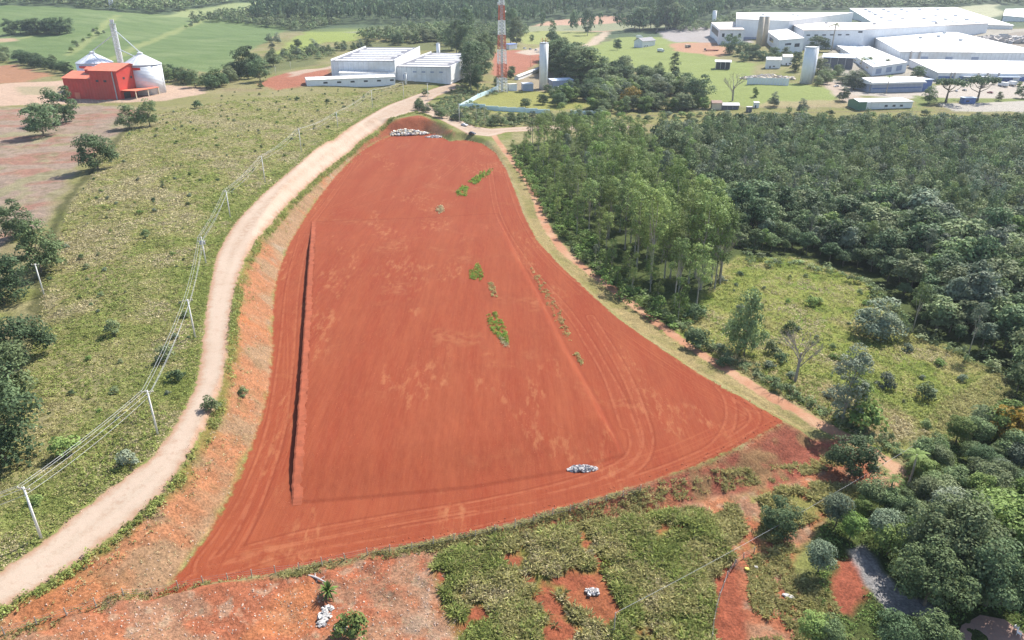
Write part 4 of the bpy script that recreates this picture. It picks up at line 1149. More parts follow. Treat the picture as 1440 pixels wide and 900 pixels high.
SILV = Kind(tree_proto('silvery_tree', 911, 9.5, 6.5, 1.5, L_FOREST, clumps=70, leaves=170, leaf=.26, cr=1.2, shape='dome', limbs=8), tree_proto('silvery_tree', 912, 8.5, 7, 1.5, L_DEEP, clumps=60, leaves=170, leaf=.26, cr=1.15, shape='dome', limbs=8))
for px, py, tp, k, lab in ((1335,808,706,0,'pale silvery leaved tree, the broadest above the drive'), (1300,850,770,0,'silvery tree in front of the broadest one, at the inner bend of the drive'), (1385,852,762,1,'grey green broad tree between the silvery trees and the patio'), (1262,742,700,1,'broad grey green tree above the upper end of the drive')):
    at_px(SILV, px, py, tp, lab, which=k)
em = scatter(WOOD, 24, 960, 1.0, clip=lambda x, y: (y < 420) & (np.abs(x) < (y * .909 + 31) * .735))
for i, (x, y) in enumerate(em[:34]):
    if i % 4 == 0: BARE.put(x, y, wr.uniform(11, 15), 'leafless grey tree standing up out of the dense wood', 'tree', 'bare trees in the wood', which=0)
    else: EUCK.put(x, y, wr.uniform(14, 19), 'slender light tree rising above the canopy of the dense wood', 'tree', 'slender trees above the wood', which=[3, 4, 1][i % 3], wide=1.1)
for K in (LONE, DENSE, SILV, WOODK, EUCK, BROAD, BUSH, UMBR, YEL, YEL2, PALM, BARE, NEAR):
    K.done()

# ------------------------------------------------------------------ far woods, read as one mass
fr_ = np.random.default_rng(61)
hills = scatter(np.array([(-1900, 1180), (1900, 1180), (2600, 2050), (-2600, 2050)]), 17, 611, .95)
keep = np.ones(len(hills), bool)
for poly in (FIELD_PX, [(200,24),(330,4),(390,0),(400,12),(300,24)], [(480,46),(620,41),(760,36),(900,30),(960,30),(960,36),(760,43),(560,50)], [(1310,26),(1345,10),(1400,6),(1412,20),(1370,30)], [(745,38),(775,28),(850,22),(895,26),(890,40),(860,44),(770,44)], [(960,50),(1000,30),(1050,16),(1440,8),(1700,8),(1700,100),(960,60)]):
    keep &= sdf(Pxy(poly), hills[:, 0], hills[:, 1]) > 4
hills = hills[keep & (hills[:, 1] > 1180)]
plant = (hills[:, 0] > -420) & (hills[:, 0] < 480)
a = hills[plant]; b = hills[~plant]
mass('far_plantation', a, fr_.uniform(24, 34, len(a)), fr_.uniform(12, 17, len(a)), L_DEEP, 'dark eucalyptus plantation on the far rise behind the warehouse', 60, .22, 62, .2, 'cone', clumps=9)
mass('far_woods', b, fr_.uniform(10, 18, len(b)), fr_.uniform(15, 24, len(b)), L_FOREST, 'woods on the far hills', 60, .22, 63, .1, 'dome', clumps=9)
for pts_, n_, h_, w_, lab in (
  ([(505,57),(520,52),(600,44),(690,42),(740,42),(740,50),(690,52),(600,56),(540,60)], 9.5, (8, 14), (9, 14), 'strip of scrub wood behind the white warehouse'),
  ([(940,40),(1000,34),(1052,20),(1052,30),(1010,40),(960,46)], 12, (7, 12), (9, 14), 'scrub wood behind the grey car park'),
  ([(260,30),(330,20),(420,14),(470,20),(480,34),(430,44),(340,34)], 12, (8, 14), (10, 15), 'scrub wood above the green field'),
  ([(345,100),(400,88),(440,84),(470,80),(470,72),(420,70),(380,78)], 9, (3, 6), (5, 9), 'scrub between the green field and the warehouse'),
  ([(610,60),(660,50),(700,50),(700,66),(640,70)], 9, (8, 14), (8, 12), 'dark scrub behind the warehouse eucalyptus')):
    q = scatter(Pxy(pts_), n_, 620 + len(lab), .95)
    mass('far_woods', q, fr_.uniform(*h_, len(q)), fr_.uniform(*w_, len(q)), L_FOREST, lab, 110, .17, 64, .05, 'dome', clumps=9)

# ------------------------------------------------------------------ grass tufts
def tufts(name, pts, size, height, n, mat, label, seed=1, blade=False, tint=None):
    "low clumps: flat leaf faces that catch the sun, or upright blades"
    r = np.random.default_rng(seed); m = len(pts)
    z = gz_v(pts[:, 0], pts[:, 1])
    a = r.uniform(0, 6.283, (m, n)); q = r.uniform(0, 1, (m, n)) ** .6
    sx = np.asarray(size)[:, None]; hh = np.asarray(height)[:, None]
    out = np.stack([np.cos(a), np.sin(a), np.zeros_like(a)], -1)
    base = np.stack([np.repeat(pts[:, :1], n, 1), np.repeat(pts[:, 1:], n, 1), np.repeat(z[:, None], n, 1)], -1)
    if blade:
        d = unit(out * (q[..., None] * 1.1) + np.array([0, 0, 1]) + .25 * r.normal(size=out.shape))
        L = (hh * r.uniform(.6, 1.15, (m, n)))[..., None]
        wv = unit(np.cross(d, r.normal(size=d.shape))) * (sx * .11 * r.uniform(.7, 1.3, (m, n)))[..., None]
        b0 = base + out * (q * sx * .35)[..., None] - np.array([0, 0, .08])
        mid = b0 + d * L * .6; tip = b0 + d * L + out * L * .22 - np.array([0, 0, .12]) * L
        v = np.stack([b0, mid - wv, tip, mid + wv], 2).reshape(-1, 3)
    else:
        c = base + out * (q * sx * .5)[..., None]; c[..., 2] += (hh * (1 - q ** 2 * .8) * r.uniform(.35, 1, (m, n)))
        nr = unit(out * q[..., None] * .8 + np.array([0, 0, .8]) + .55 * r.normal(size=out.shape))
        v, _ = leaf_quads(c.reshape(-1, 3), nr.reshape(-1, 3), (sx * .30 * r.uniform(.6, 1.4, (m, n))).ravel(), .6, r)
    f = np.arange(len(v)).reshape(-1, 4)
    tn = np.repeat(r.uniform(size=m) if tint is None else tint, n * 4)
    o = mesh_np(name, v, f, mat, attrs={'tint': ('FLOAT', tn)})
    return tag(o, label, None, None, 'stuff')

def rand_in(poly, n, seed, falloff=None):
    r = np.random.default_rng(seed); lo = poly.min(0); hi = poly.max(0); out = []; tot = 0
    while tot < n:
        p = r.uniform(lo, hi, (n * 2, 2)); k = sdf(poly, p[:, 0], p[:, 1]) < 0
        if falloff: k &= r.uniform(size=len(p)) < np.minimum(1, (falloff / np.hypot(p[:, 0], p[:, 1])) ** 2)
        p = p[k]; out.append(p); tot += len(p)
    return np.concatenate(out)[:n]

tr_ = np.random.default_rng(71)
PAST2 = np.vstack([Pxy([(205,165),(170,195),(135,240),(100,290),(80,340),(60,400),(55,450),(40,520),(-60,600),(-200,800),(-120,860)]), ROAD_L[1:-1], Pxy([(560,118),(400,135),(300,145)])])
q = rand_in(PAST2, 36000, 711, 110)
q = q[d_road(q[:, 0], q[:, 1]) > .3]
nz = fbm(q[:, 0], q[:, 1], 12, 712, 3) + tr_.normal(size=len(q)) * .22
dist = np.hypot(q[:, 0], q[:, 1])
grow = np.clip(dist / 130, .9, 2.2)
for nm, k, m, hs in (('pasture_grass', nz > .32, L_GRASSG, 1.0), ('pasture_grass', (nz <= .32) & (nz > -.25), L_GRASS, .9), ('dry_grass', nz <= -.25, L_STRAW, .8)):
    n_ = k.sum()
    tufts(nm, q[k], tr_.uniform(.5, 1.15, n_) * grow[k], tr_.uniform(.08, .34, n_) * hs * grow[k] ** .5, 9, m, 'tufts of grass over the pasture left of the road', 72)
# thicker growth beside both edges of the road
def along(line, n, lo, hi, seed):
    r = np.random.default_rng(seed); seg = np.r_[0, np.cumsum(np.linalg.norm(np.diff(line, axis=0), axis=1))]
    s = r.uniform(0, seg[-1], n); x = np.interp(s, seg, line[:, 0]); y = np.interp(s, seg, line[:, 1])
    dx = np.interp(s + .5, seg, line[:, 0]) - np.interp(s - .5, seg, line[:, 0]); dy = np.interp(s + .5, seg, line[:, 1]) - np.interp(s - .5, seg, line[:, 1])
    L = np.hypot(dx, dy) + 1e-6; o_ = r.uniform(lo, hi, n)
    return np.stack([x + dy / L * o_, y - dx / L * o_], 1)
q = along(ROAD_R[:-3], 3400, .05, 1.7, 721); q = q[fbm(q[:, 0], q[:, 1], 7, 722, 2) + tr_.normal(size=len(q)) * .3 > -.35]; q = q[d_road(q[:, 0], q[:, 1]) > .1]
tufts('verge_grass', q, tr_.uniform(.6, 1.3, len(q)), tr_.uniform(.4, 1.3, len(q)), 16, L_GRASSG, 'green weeds on the rim of the cut bank along the road', 73)
q = along(ROAD_R[:-3], 700, 1.2, 4.2, 723); q = q[fbm(q[:, 0], q[:, 1], 5, 724, 2) > .05]; q = q[d_road(q[:, 0], q[:, 1]) > .1]
tufts('verge_grass', q, tr_.uniform(.4, 1.0, len(q)), tr_.uniform(.3, .8, len(q)), 12, L_GRASS, 'dry weeds on the cut bank along the road', 74)
q = along(ROAD_L[:-2], 2600, -2.6, -.1, 725); q = q[d_road(q[:, 0], q[:, 1]) > .1]
tufts('verge_grass', q, tr_.uniform(.5, 1.2, len(q)), tr_.uniform(.3, .9, len(q)), 10, L_GRASSG, 'taller grass on the left verge of the road', 75)
# sparse weeds on the bank face
q = rand_in(BANK, 1000, 731, 130); q = q[(d_lot(q[:, 0], q[:, 1]) > .8) & (d_road(q[:, 0], q[:, 1]) > 1)]; q = q[fbm(q[:, 0], q[:, 1], 6, 732, 3) > -.1]
tufts('dry_grass', q, tr_.uniform(.3, .8, len(q)), tr_.uniform(.15, .5, len(q)), 7, L_STRAW, 'dry weeds over the face of the cut bank', 76)
# strip between the lot and the track, meadow, scrub below the lot
q = along(EDGE_C, 1300, -4.5, -.8, 741); q = q[(d_track(q[:, 0], q[:, 1]) > .2) & (d_lot(q[:, 0], q[:, 1]) > .8)]; q = q[fbm(q[:, 0], q[:, 1], 6, 742, 2) > -.2]
tufts('verge_grass', q, tr_.uniform(.4, .9, len(q)), tr_.uniform(.2, .6, len(q)), 8, L_GRASS, 'grass strip between the red lot and the track', 77)
q = rand_in(Pxy(MEADOW_PX), 13000, 743, 150); q = q[d_track(q[:, 0], q[:, 1]) > .6]
nz = fbm(q[:, 0], q[:, 1], 9, 744, 3)
for k, m in ((nz > .1, L_GRASSG), ((nz <= .1) & (nz > -.45), L_GRASS), (nz <= -.45, L_STRAW)):
    tufts('meadow_grass', q[k], tr_.uniform(.6, 1.5, k.sum()), tr_.uniform(.3, 1.0, k.sum()), 8, m, 'tall rough grass of the meadow beside the wood', 78)
q = rand_in(Pxy(PATCH_PX), 7600, 751); nz = fbm(q[:, 0], q[:, 1], 6, 139, 4) + tr_.normal(size=len(q)) * .12; q = q[(q[:, 1] > 40) & (nz < .38)]
bare = sdf(Pxy([(812,805),(845,800),(872,850),(855,885),(838,870),(800,845)]), q[:, 0], q[:, 1]) > .3
q = q[bare]; q = q + tr_.normal(size=q.shape) * .25; nz = fbm(q[:, 0], q[:, 1], 5, 752, 3) + tr_.normal(size=len(q)) * .3
for k, m, hh in ((nz > .15, L_GRASSG, 1.15), ((nz <= .15) & (nz > -.8), L_GRASS, 1.0), (nz <= -.8, L_STRAW, .85)):
    tufts('tussock_grass', q[k], tr_.uniform(.6, 1.2, k.sum()), tr_.uniform(.6, 1.25, k.sum()) * hh, 20, m, 'rank tussock grass of the patch in front of the lot', 79, True)
    tufts('tussock_grass', q[k] + tr_.normal(size=(k.sum(), 2)) * .3, tr_.uniform(.5, .9, k.sum()), tr_.uniform(.5, 1.2, k.sum()) * hh, 10, m, 'leaves of the rank tussock grass in front of the lot', 179)
q = rand_in(Pxy([(990,735),(1060,692),(1160,680),(1240,690),(1180,715),(1110,745),(1060,790),(1020,790)]), 1500, 761); q = q[fbm(q[:, 0], q[:, 1], 5, 762, 3) > -.15]
tufts('tussock_grass', q, tr_.uniform(.7, 1.5, len(q)), tr_.uniform(.5, 1.2, len(q)), 18, L_GRASS, 'straw green tussocks between the scrub tree and the fill slope', 80, True)
q = along(Pxy([(800,722),(900,695),(980,672),(1060,664),(1140,650),(1190,640)]), 1500, -.8, 2.6, 763); q = q[fbm(q[:, 0], q[:, 1], 5, 764, 3) + tr_.normal(size=len(q)) * .45 > -.1]
tufts('tussock_grass', q, tr_.uniform(.4, .8, len(q)), tr_.uniform(.3, .8, len(q)), 18, L_GRASS, 'green tussocks along the foot of the fill slope', 81, True)
q = along(Pxy([(0,893),(60,872),(130,855),(200,838),(250,828),(330,815),(420,802),(500,783),(600,768),(700,747),(800,720)]), 2300, -.6, 1.1, 765); q = q[fbm(q[:, 0], q[:, 1], 6, 766, 2) + tr_.normal(size=len(q)) * .5 > .1]
tufts('fence_grass', q, tr_.uniform(.3, .8, len(q)), tr_.uniform(.2, .65, len(q)), 14, L_GRASS, 'grass grown up along the wire fence below the lot', 82, True)
q = rand_in(Pxy([(1050,790),(1110,760),(1150,800),(1180,860),(1140,905),(1060,905)]), 1300, 767); q = q[fbm(q[:, 0], q[:, 1], 4, 768, 3) > .0]
tufts('tussock_grass', q, tr_.uniform(.5, 1.1, len(q)), tr_.uniform(.3, .8, len(q)), 14, L_GRASS, 'low weeds on the red slope beside the drive', 83, True)
q = rand_in(Pxy([(-20,900),(200,850),(400,812),(600,775),(640,790),(660,900),(500,1000),(0,1000)]), 900, 769); q = q[fbm(q[:, 0], q[:, 1], 5, 133, 5) > .05]
tufts('dry_grass', q, tr_.uniform(.2, .5, len(q)), tr_.uniform(.08, .25, len(q)), 8, L_STRAW, 'dead grass and straw lying on the bare earth in front', 84)
# the cut face of the platform along its left side
_sg = np.r_[0, np.cumsum(np.linalg.norm(np.diff(PLAT_L, axis=0), axis=1))]
fv = []; ns = int(_sg[-1] / .4)
for i in range(ns + 1):
    s_ = _sg[-1] * i / ns
    x = np.interp(s_, _sg, PLAT_L[:, 0]); y = np.interp(s_, _sg, PLAT_L[:, 1])
    e0, e1 = max(s_ - .6, 0), min(s_ + .6, _sg[-1])
    dx = np.interp(e1, _sg, PLAT_L[:, 0]) - np.interp(e0, _sg, PLAT_L[:, 0]); dy = np.interp(e1, _sg, PLAT_L[:, 1]) - np.interp(e0, _sg, PLAT_L[:, 1])
    L_ = math.hypot(dx, dy); nx, ny = dy / L_, -dx / L_
    jit = .10 * float(fbm(np.array([s_]), np.array([0.]), 1.2, 5, 3)[0]) + tr_.normal() * .03
    zi = gz(x + nx * 2.2, y + ny * 2.2)
    for off, z in ((-.22 + jit, -.5), (-.08 + jit, zi - .10 + tr_.normal() * .03), (.25 + jit, zi + .05 + .5 * abs(jit)), (1.5 + jit * 3, zi + .02), (1.9 + jit * 3, zi - .4)):
        fv.append((x + nx * off, y + ny * off, z))
fq = [(i * 5 + k, i * 5 + k + 1, i * 5 + k + 6, i * 5 + k + 5) for i in range(ns) for k in range(4)]
fo = mesh_np('platform_edge', np.array(fv), np.array(fq), plain('platform_earth', pal(194, 109, 80, .43), .95, 0, .15, .5, .1))
tag(fo, 'crumbling cut face along the left side of the raised red platform', kind='structure')
# green weeds that have come up on the lot
q = rand_in(Pxy([(1325,560),(1400,525),(1430,560),(1375,612),(1310,640),(1290,610)]), 1500, 795)
tufts('meadow_grass', q, tr_.uniform(.6, 1.4, len(q)), tr_.uniform(.3, 1.0, len(q)), 9, L_GRASS, 'rough grass in the lower corner of the meadow', 96)
q = rand_in(Pxy([(1150,745),(1240,690),(1340,600),(1440,600),(1600,860),(1440,905),(1150,905)]), 4200, 796)
q = q[(sdf(Pxy([(1192,776),(1215,768),(1235,790),(1265,830),(1330,858),(1320,872),(1250,862),(1215,820)]), q[:, 0], q[:, 1]) > .4) & (sdf(Pxy([(1180,790),(1215,785),(1212,840),(1200,868),(1165,862),(1172,820)]), q[:, 0], q[:, 1]) > .3) & (sdf(Pxy([(1340,900),(1352,875),(1378,862),(1415,870),(1460,905)]), q[:, 0], q[:, 1]) > .4)]
tufts('undergrowth', q, tr_.uniform(.5, 1.3, len(q)), tr_.uniform(.2, .8, len(q)), 10, L_FRESH, 'weeds and ground cover round the drive', 97)
# more growth on the near pasture and the verge
q = rand_in(Pxy([(80,660),(150,600),(215,560),(240,590),(215,625),(170,665),(110,700)]), 500, 799)
tufts('verge_grass', q, tr_.uniform(.6, 1.3, len(q)), tr_.uniform(.3, .8, len(q)), 12, L_GRASSG, 'lusher grass beside the second pole on the verge', 98)
# clods and stones lying on the worked earth
def clods(name, pts, size, mat, label, seed):
    r = np.random.default_rng(seed); m = len(pts); z = gz_v(pts[:, 0], pts[:, 1])
    c = np.stack([pts[:, 0], pts[:, 1], z], 1)[:, None]
    base = np.array([(-1, -1, -.3), (1, -1, -.3), (1, 1, -.3), (-1, 1, -.3), (-.5, -.5, .8), (.5, -.5, .8), (.5, .5, .8), (-.5, .5, .8)], float)
    v = base[None] * np.asarray(size)[:, None, None] * r.uniform(.55, 1.3, (m, 8, 3)) * .5
    a = r.uniform(0, 6.283, m); co, si = np.cos(a)[:, None], np.sin(a)[:, None]
    v = np.stack([v[..., 0] * co - v[..., 1] * si, v[..., 0] * si + v[..., 1] * co, v[..., 2]], -1) + c
    f = np.array([(4, 5, 6, 7), (0, 1, 5, 4), (1, 2, 6, 5), (2, 3, 7, 6), (3, 0, 4, 7)])
    F = (f[None] + 8 * np.arange(m)[:, None, None]).reshape(-1, 4)
    return tag(mesh_np(name, v.reshape(-1, 3), F, mat), label, None, None, 'stuff')
M_CLOD = plain('earth_clod', (.30, .085, .042), .95, 0, .3, 2)
M_STONE = plain('pale_stone', (.42, .30, .23), .9, 0, .25, 2)
q = rand_in(LOT, 9000, 781, 140); k = fbm(q[:, 0], q[:, 1], 14, 782, 3) + tr_.normal(size=len(q)) * .4 > .1; q = q[k & (d_lot(q[:, 0], q[:, 1]) < -.4)]
clods('earth_clods', q, tr_.uniform(.05, .19, len(q)), M_CLOD, 'clods of red earth lying over the graded lot', 783)
q = along(np.vstack([LOT[:10], LOT[9:12]]), 600, -1.6, .8, 784)
clods('earth_clods', q, tr_.uniform(.08, .3, len(q)), M_CLOD, 'spilled clods along the lower edge of the lot', 785)
q = rand_in(Pxy([(-20,900),(200,850),(400,812),(600,775),(640,790),(660,900),(500,1000),(0,1000)]), 1600, 788)
clods('loose_stones', q, tr_.uniform(.06, .3, len(q)), M_STONE, 'stones and clods on the bare earth in front', 789)
q = rand_in(BANK, 500, 790, 140); q = q[(d_road(q[:, 0], q[:, 1]) > .5)]
clods('loose_stones', q, tr_.uniform(.06, .3, len(q)), M_STONE, 'stones on the cut bank below the road', 791)
q = np.vstack([along(ROAD_L[1:-3], 900, -.2, .9, 792), along(ROAD_R[1:-5], 900, -.9, .2, 793)])
clods('loose_stones', q, tr_.uniform(.05, .22, len(q)), M_STONE, 'gravel thrown to the edges of the pale road', 794)
for pts_, n_, m in (([(683,453),(697,447),(712,470),(716,493),(704,490),(690,472)], 220, L_BRIGHT), ([(660,388),(672,378),(680,392),(676,402),(662,400)], 110, L_BRIGHT), ([(685,405),(694,405),(700,425),(694,428)], 50, L_GRASS),
   ([(660,256),(676,243),(692,237),(688,246),(668,260)], 110, L_BRIGHT), ([(640,272),(650,262),(659,264),(656,276),(644,276)], 80, L_BRIGHT), ([(612,295),(620,290),(626,296),(618,300)], 40, L_STRAW), ([(806,498),(812,496),(822,512),(818,514)], 40, L_GRASS), ([(745,375),(755,380),(790,440),(805,480),(798,482),(770,430)], 120, L_GRASS), ([(700,480),(712,490),(718,497),(708,497)], 40, L_STRAW)):
    q = rand_in(np.array([at_z(*p, 0) for p in pts_]), n_, 770 + n_)
    sc_ = np.hypot(q[:, 0], q[:, 1]).mean() / 160
    tufts('lot_weeds', q, tr_.uniform(.5, 1.1, n_) * sc_, tr_.uniform(.25, .7, n_) * sc_, 14, m, 'patch of weeds come up through the red earth of the lot', 85 + n_)
# ------------------------------------------------------------------ painted and mineral surfaces
M_WHITE = plain('white_paint', (.76, .76, .75), .55, 0, .05, .25, stain=(.60, .58, .55))
M_WHITE2 = plain('white_wall', (.72, .73, .75), .7, 0, .05, .3, stain=(.55, .54, .52))
M_ROOFG = plain('grey_roof', (.40, .39, .39), .6, 0, .12, .3)
M_ROOFB = plain('brown_roof', (.46, .41, .37), .8, 0, .12, .1)
M_DARK = plain('dark_opening', (.035, .037, .045), .4, 0, .2, 1)
M_GLASS = plain('dark_glass', (.04, .05, .07), .08, 0, .1, 1, .5)
M_BLUEW = plain('blue_paint', (.10, .16, .36), .55, 0, .1, .4)
M_GREYBLUE = plain('grey_blue_wall', (.30, .34, .44), .6, 0, .08, .4)
M_PALEBLUE = plain('pale_blue_sheet', (.50, .58, .68), .5, 0, .08, .4)
M_TURQ = plain('turquoise_wall', (.56, .70, .72), .7, 0, .08, .3, stain=(.42, .50, .50))
M_RED = plain('red_sheet', (.52, .045, .035), .5, 0, .10, .5)
M_REDROOF = plain('faded_red_roof', (.58, .17, .10), .6, 0, .12, .4)
M_GALV = plain('galvanised', (.60, .62, .65), .38, .25, .08, .6)
M_GALVD = plain('galvanised_grey', (.42, .44, .46), .5, .3, .1, .8)
M_CONC = plain('concrete', (.52, .50, .46), .85, 0, .12, 1.2)
M_POLE = plain('pole_concrete', (.68, .66, .62), .85, 0, .1, 1.5)
M_TAN = plain('tan_tank', (.46, .39, .30), .6, 0, .08, .5)
M_TILE = plain('clay_tile', (.30, .20, .16), .85, 0, .25, 2)
M_SLATE = plain('dark_roof', (.13, .13, .15), .7, 0, .2, 1)
M_CREAM = plain('cream_wall', (.62, .52, .38), .8, 0, .1, 1)
M_GREEN = plain('green_paint', (.10, .20, .13), .6, 0, .1, 1)
M_RUST = plain('mast_red', (.50, .12, .07), .6, 0, .15, 2)
M_BLACK = plain('rubber', (.02, .02, .02), .8, 0, .2, 3)
M_WOOD = plain('weathered_wood', (.34, .30, .25), .9, 0, .25, 4)
M_WIRE = plain('wire', (.40, .40, .40), .45, .3, .05, 1)
M_DWIRE = plain('fence_wire', (.30, .29, .28), .5, .4, .1, 1)
M_RUBBLE = plain('rubble', (.40, .38, .36), .9, 0, .25, 3)
M_BRANCH = plain('dead_branch', (.40, .37, .36), .9, 0, .3, 4)
M_REDEARTH = plain('earth_berm', (.46, .20, .11), .95, 0, .15, 1)
M_BRICKP = None

def ribbed(name, color, period=.45, depth=.05, rough=.5, metal=0.0, var=.07, axis=0, seam=0.0, stain=None):
    "corrugated sheet: ribs across the run of one local axis"
    g = NG(name)
    tc = g.n('TexCoord').outputs['Object']
    x = g.n('SeparateXYZ', {}, Vector=tc).outputs[axis]
    wv = g.math('SINE', g.math('MULTIPLY', x, 6.283 / period))
    f = g.noise(tc, .35, 4, .6)
    b = np.array(color)
    c = g.mix(g.ramp(f, .3, .7), tuple(b * (1 - var)), tuple(np.minimum(b * (1 + var), .85)))
    if seam:          # lapped edges of the sheets hold the dirt
        c = g.mix(g.math('MULTIPLY', g.ramp(wv, .82, .98), seam), c, tuple(b * .55))
    if stain:
        c = g.mix(g.ramp(g.noise(g.mapv(tc, (.05, .012, .05)), 1.0, 5, .65), .46, .68, 0, .7), c, stain)
        c = g.mix(g.ramp(g.noise(tc, .22, 5, .7), .52, .72, 0, .5), c, stain)
    return g.finish(c, rough, g.bump(wv, .6, depth), metal, .3)
M_ROOFW = ribbed('white_roof', (.66, .655, .64), 5.0, .12, .5, 0, .08, 0, .45, (.52, .47, .42))
M_ROOFP = ribbed('pinkish_roof', (.55, .49, .45), 5.0, .12, .6, 0, .12, 0, .4, (.44, .36, .32))
M_RIBR = ribbed('red_ribbed_sheet', (.50, .048, .036), 2.2, .10, .55, 0, .12, 0, .25, (.42, .07, .05))
M_RIBW = ribbed('white_ribbed_sheet', (.70, .71, .73), 4.0, .12, .55, 0, .07, 0, .3, (.56, .54, .52))
M_RIBG = ribbed('ribbed_silo_sheet', (.64, .66, .69), .9, .08, .4, .2, .06, 2)
M_RIBS = ribbed('sandy_panel', (.58, .57, .56), 3.0, .1)

def site(pA, pB):
    "frame of a building: foot at the front left corner, local x along the front, y away"
    a, b = P(*pA), P(*pB)
    ang = math.atan2(b.y - a.y, b.x - a.x); wd = math.hypot(b.x - a.x, b.y - a.y)
    return a, ang, wd

def hall(name, label, cat, pA, pB, top, depth, roof='flat', rise=1.5, wall_m=None, roof_m=None, over=.3, low=2.5, width=None, h=None, par=.0, group=None):
    a, ang, wd = site(pA, pB)
    wd = width or wd
    H = h or max(top_z(a, top) - a.z, 2.5)
    t = empty(name, a, ang)
    tag(t, label, cat, group)
    w_ = MB()
    wl = wall_m or M_WHITE2
    if roof == 'flat':
        w_.box(0, wd, 0, depth, -low, H)
        w_.build('wall', wl, t)
        r_ = MB().box(-over, wd + over, -over, depth + over, H + .01, H + .35)
        r_.build('roof', roof_m or M_ROOFW, t)
    elif roof == 'gable_x':       # ridge along the front
        w_.prism_x([(0, -low), (depth, -low), (depth, H), (depth / 2, H + rise), (0, H)], 0, wd)
        w_.build('wall', wl, t)
        k = rise / (depth / 2)
        r_ = MB()
        for sg in (0, 1):
            y0, y1 = (-over, depth / 2) if sg == 0 else (depth + over, depth / 2)
            z0, z1 = H - over * k + .05, H + rise + .05
            q = [(y0, z0), (y1, z1), (y1, z1 + .25), (y0, z0 + .25)]
            r_.prism_x(q if sg == 0 else q[::-1], -over, wd + over)
        r_.build('roof', roof_m or M_ROOFW, t)
    elif roof == 'gable_y':       # gable end to the front
        o = len(w_.v)
        poly = [(0, -low), (wd, -low), (wd, H), (wd / 2, H + rise), (0, H)]
        n = 5
        v = [(x, 0, z) for x, z in poly] + [(x, depth, z) for x, z in poly]
        w_.add(v, [tuple(range(n)), tuple(range(n, 2 * n))[::-1]] + [(i, n + i, n + (i + 1) % n, (i + 1) % n) for i in range(n)])
        w_.build('wall', wl, t)
        r_ = MB(); k = rise / (wd / 2)
        for sg in (0, 1):
            x0, x1 = (-over, wd / 2) if sg == 0 else (wd + over, wd / 2)
            z0, z1 = H - over * k + .05, H + rise + .05
            v = [(x, y, z) for y in (-over, depth + over) for x, z in ((x0, z0), (x1, z1), (x1, z1 + .25), (x0, z0 + .25))]
            r_.add(v, [(0, 1, 2, 3), (7, 6, 5, 4), (0, 4, 5, 1), (1, 5, 6, 2), (2, 6, 7, 3), (3, 7, 4, 0)])
        r_.build('roof', roof_m or M_ROOFW, t)
    elif roof == 'mono':          # rises to the back
        w_.prism_x([(0, -low), (depth, -low), (depth, H + rise), (0, H)], 0, wd)
        w_.build('wall', wl, t)
        k = rise / depth
        MB().prism_x([(-over, H - over * k + .05), (depth + over, H + rise + over * k + .05), (depth + over, H + rise + over * k + .3), (-over, H - over * k + .3)], -over, wd + over).build('roof', roof_m or M_ROOFW, t)
    t_ = dict(t=t, w=wd, h=H, d=depth)
    return t_

def opening(b, name, x0, x1, z0, z1, m=None, face='front', proud=.06):
    mb = MB()
    if face == 'front': mb.box(x0, x1, -proud, .1, z0, z1)
    elif face == 'right': mb.box(b['w'] - .1, b['w'] + proud, x0, x1, z0, z1)
    elif face == 'left': mb.box(-proud, .1, x0, x1, z0, z1)
    return mb.build(name, m or M_DARK, b['t'])

def on_roof(b, name, x0, x1, y0, y1, z0, z1, m):
    return MB().box(x0, x1, y0, y1, z0, z1).build(name, m, b['t'])

# ------------------------------------------------------------------ the red mill and its silos
a, ang, wd = site((92, 139), (171, 140))
mill = empty('grain_mill', a, ang); tag(mill, 'bright red sheet metal mill with low wing and tall block beside silver silos', 'mill')
dl = wd * .53; dp = 26
hl = top_z(P(100, 139), 110) - a.z; hh = top_z(P(165, 140), 100) - a.z
MB().prism_x([(1.5, -3), (dp - 4, -3), (dp - 4, hl), (dp / 2 - 1, hl + 3.4), (1.5, hl)], 0, dl).build('wall', M_RIBR, mill)
MB().prism_x([(0, -3), (dp, -3), (dp, hh), (dp / 2, hh + 3.6), (0, hh)], dl, wd).build('tall_wall', M_RIBR, mill)
rf = MB()
for y0, z0, y1, z1 in ((.8, hl - .25, dp / 2 - 1, hl + 3.5), (dp - 3.4, hl - .2, dp / 2 - 1, hl + 3.5)):
    q = [(y0, z0), (y1, z1), (y1, z1 + .2), (y0, z0 + .2)]
    rf.prism_x(q if y0 < y1 else q[::-1], -.7, dl - .02)
rf.build('roof', M_REDROOF, mill)
rf = MB()
for y0, z0, y1, z1 in ((-.6, hh - .15, dp / 2, hh + 3.7), (dp + .6, hh - .15, dp / 2, hh + 3.7)):
    q = [(y0, z0), (y1, z1), (y1, z1 + .2), (y0, z0 + .2)]
    rf.prism_x(q if y0 < y1 else q[::-1], dl - .5, wd + .8)
rf.build('tall_roof', M_REDROOF, mill)
MB().box(dl * .52, dl * .78, dp / 2 - 4, dp / 2 + 2, hl + .5, hl + 5).build('roof_turret', M_RIBR, mill)
MB().prism_x([(dp / 2 - 4.6, hl + 5), (dp / 2 + 2.6, hl + 5), (dp / 2 - 1, hl + 6.6)], dl * .5, dl * .8).build('turret_roof', M_REDROOF, mill)
MB().prism_x([(1, 6.2), (dp - 2, 6.2), (dp - 2, 6.6), (1, 6.6)], wd + .02, wd + 11).build('awning', M_REDROOF, mill)
for yy in (1.5, dp / 2, dp - 2.6):
    MB().box(wd + 10.2, wd + 10.7, yy, yy + .5, -3, 6.2).build('post', M_CREAM, mill)
MB().box(wd - .1, wd + .08, 3, 9, 0, 5).build('door', M_DARK, mill)
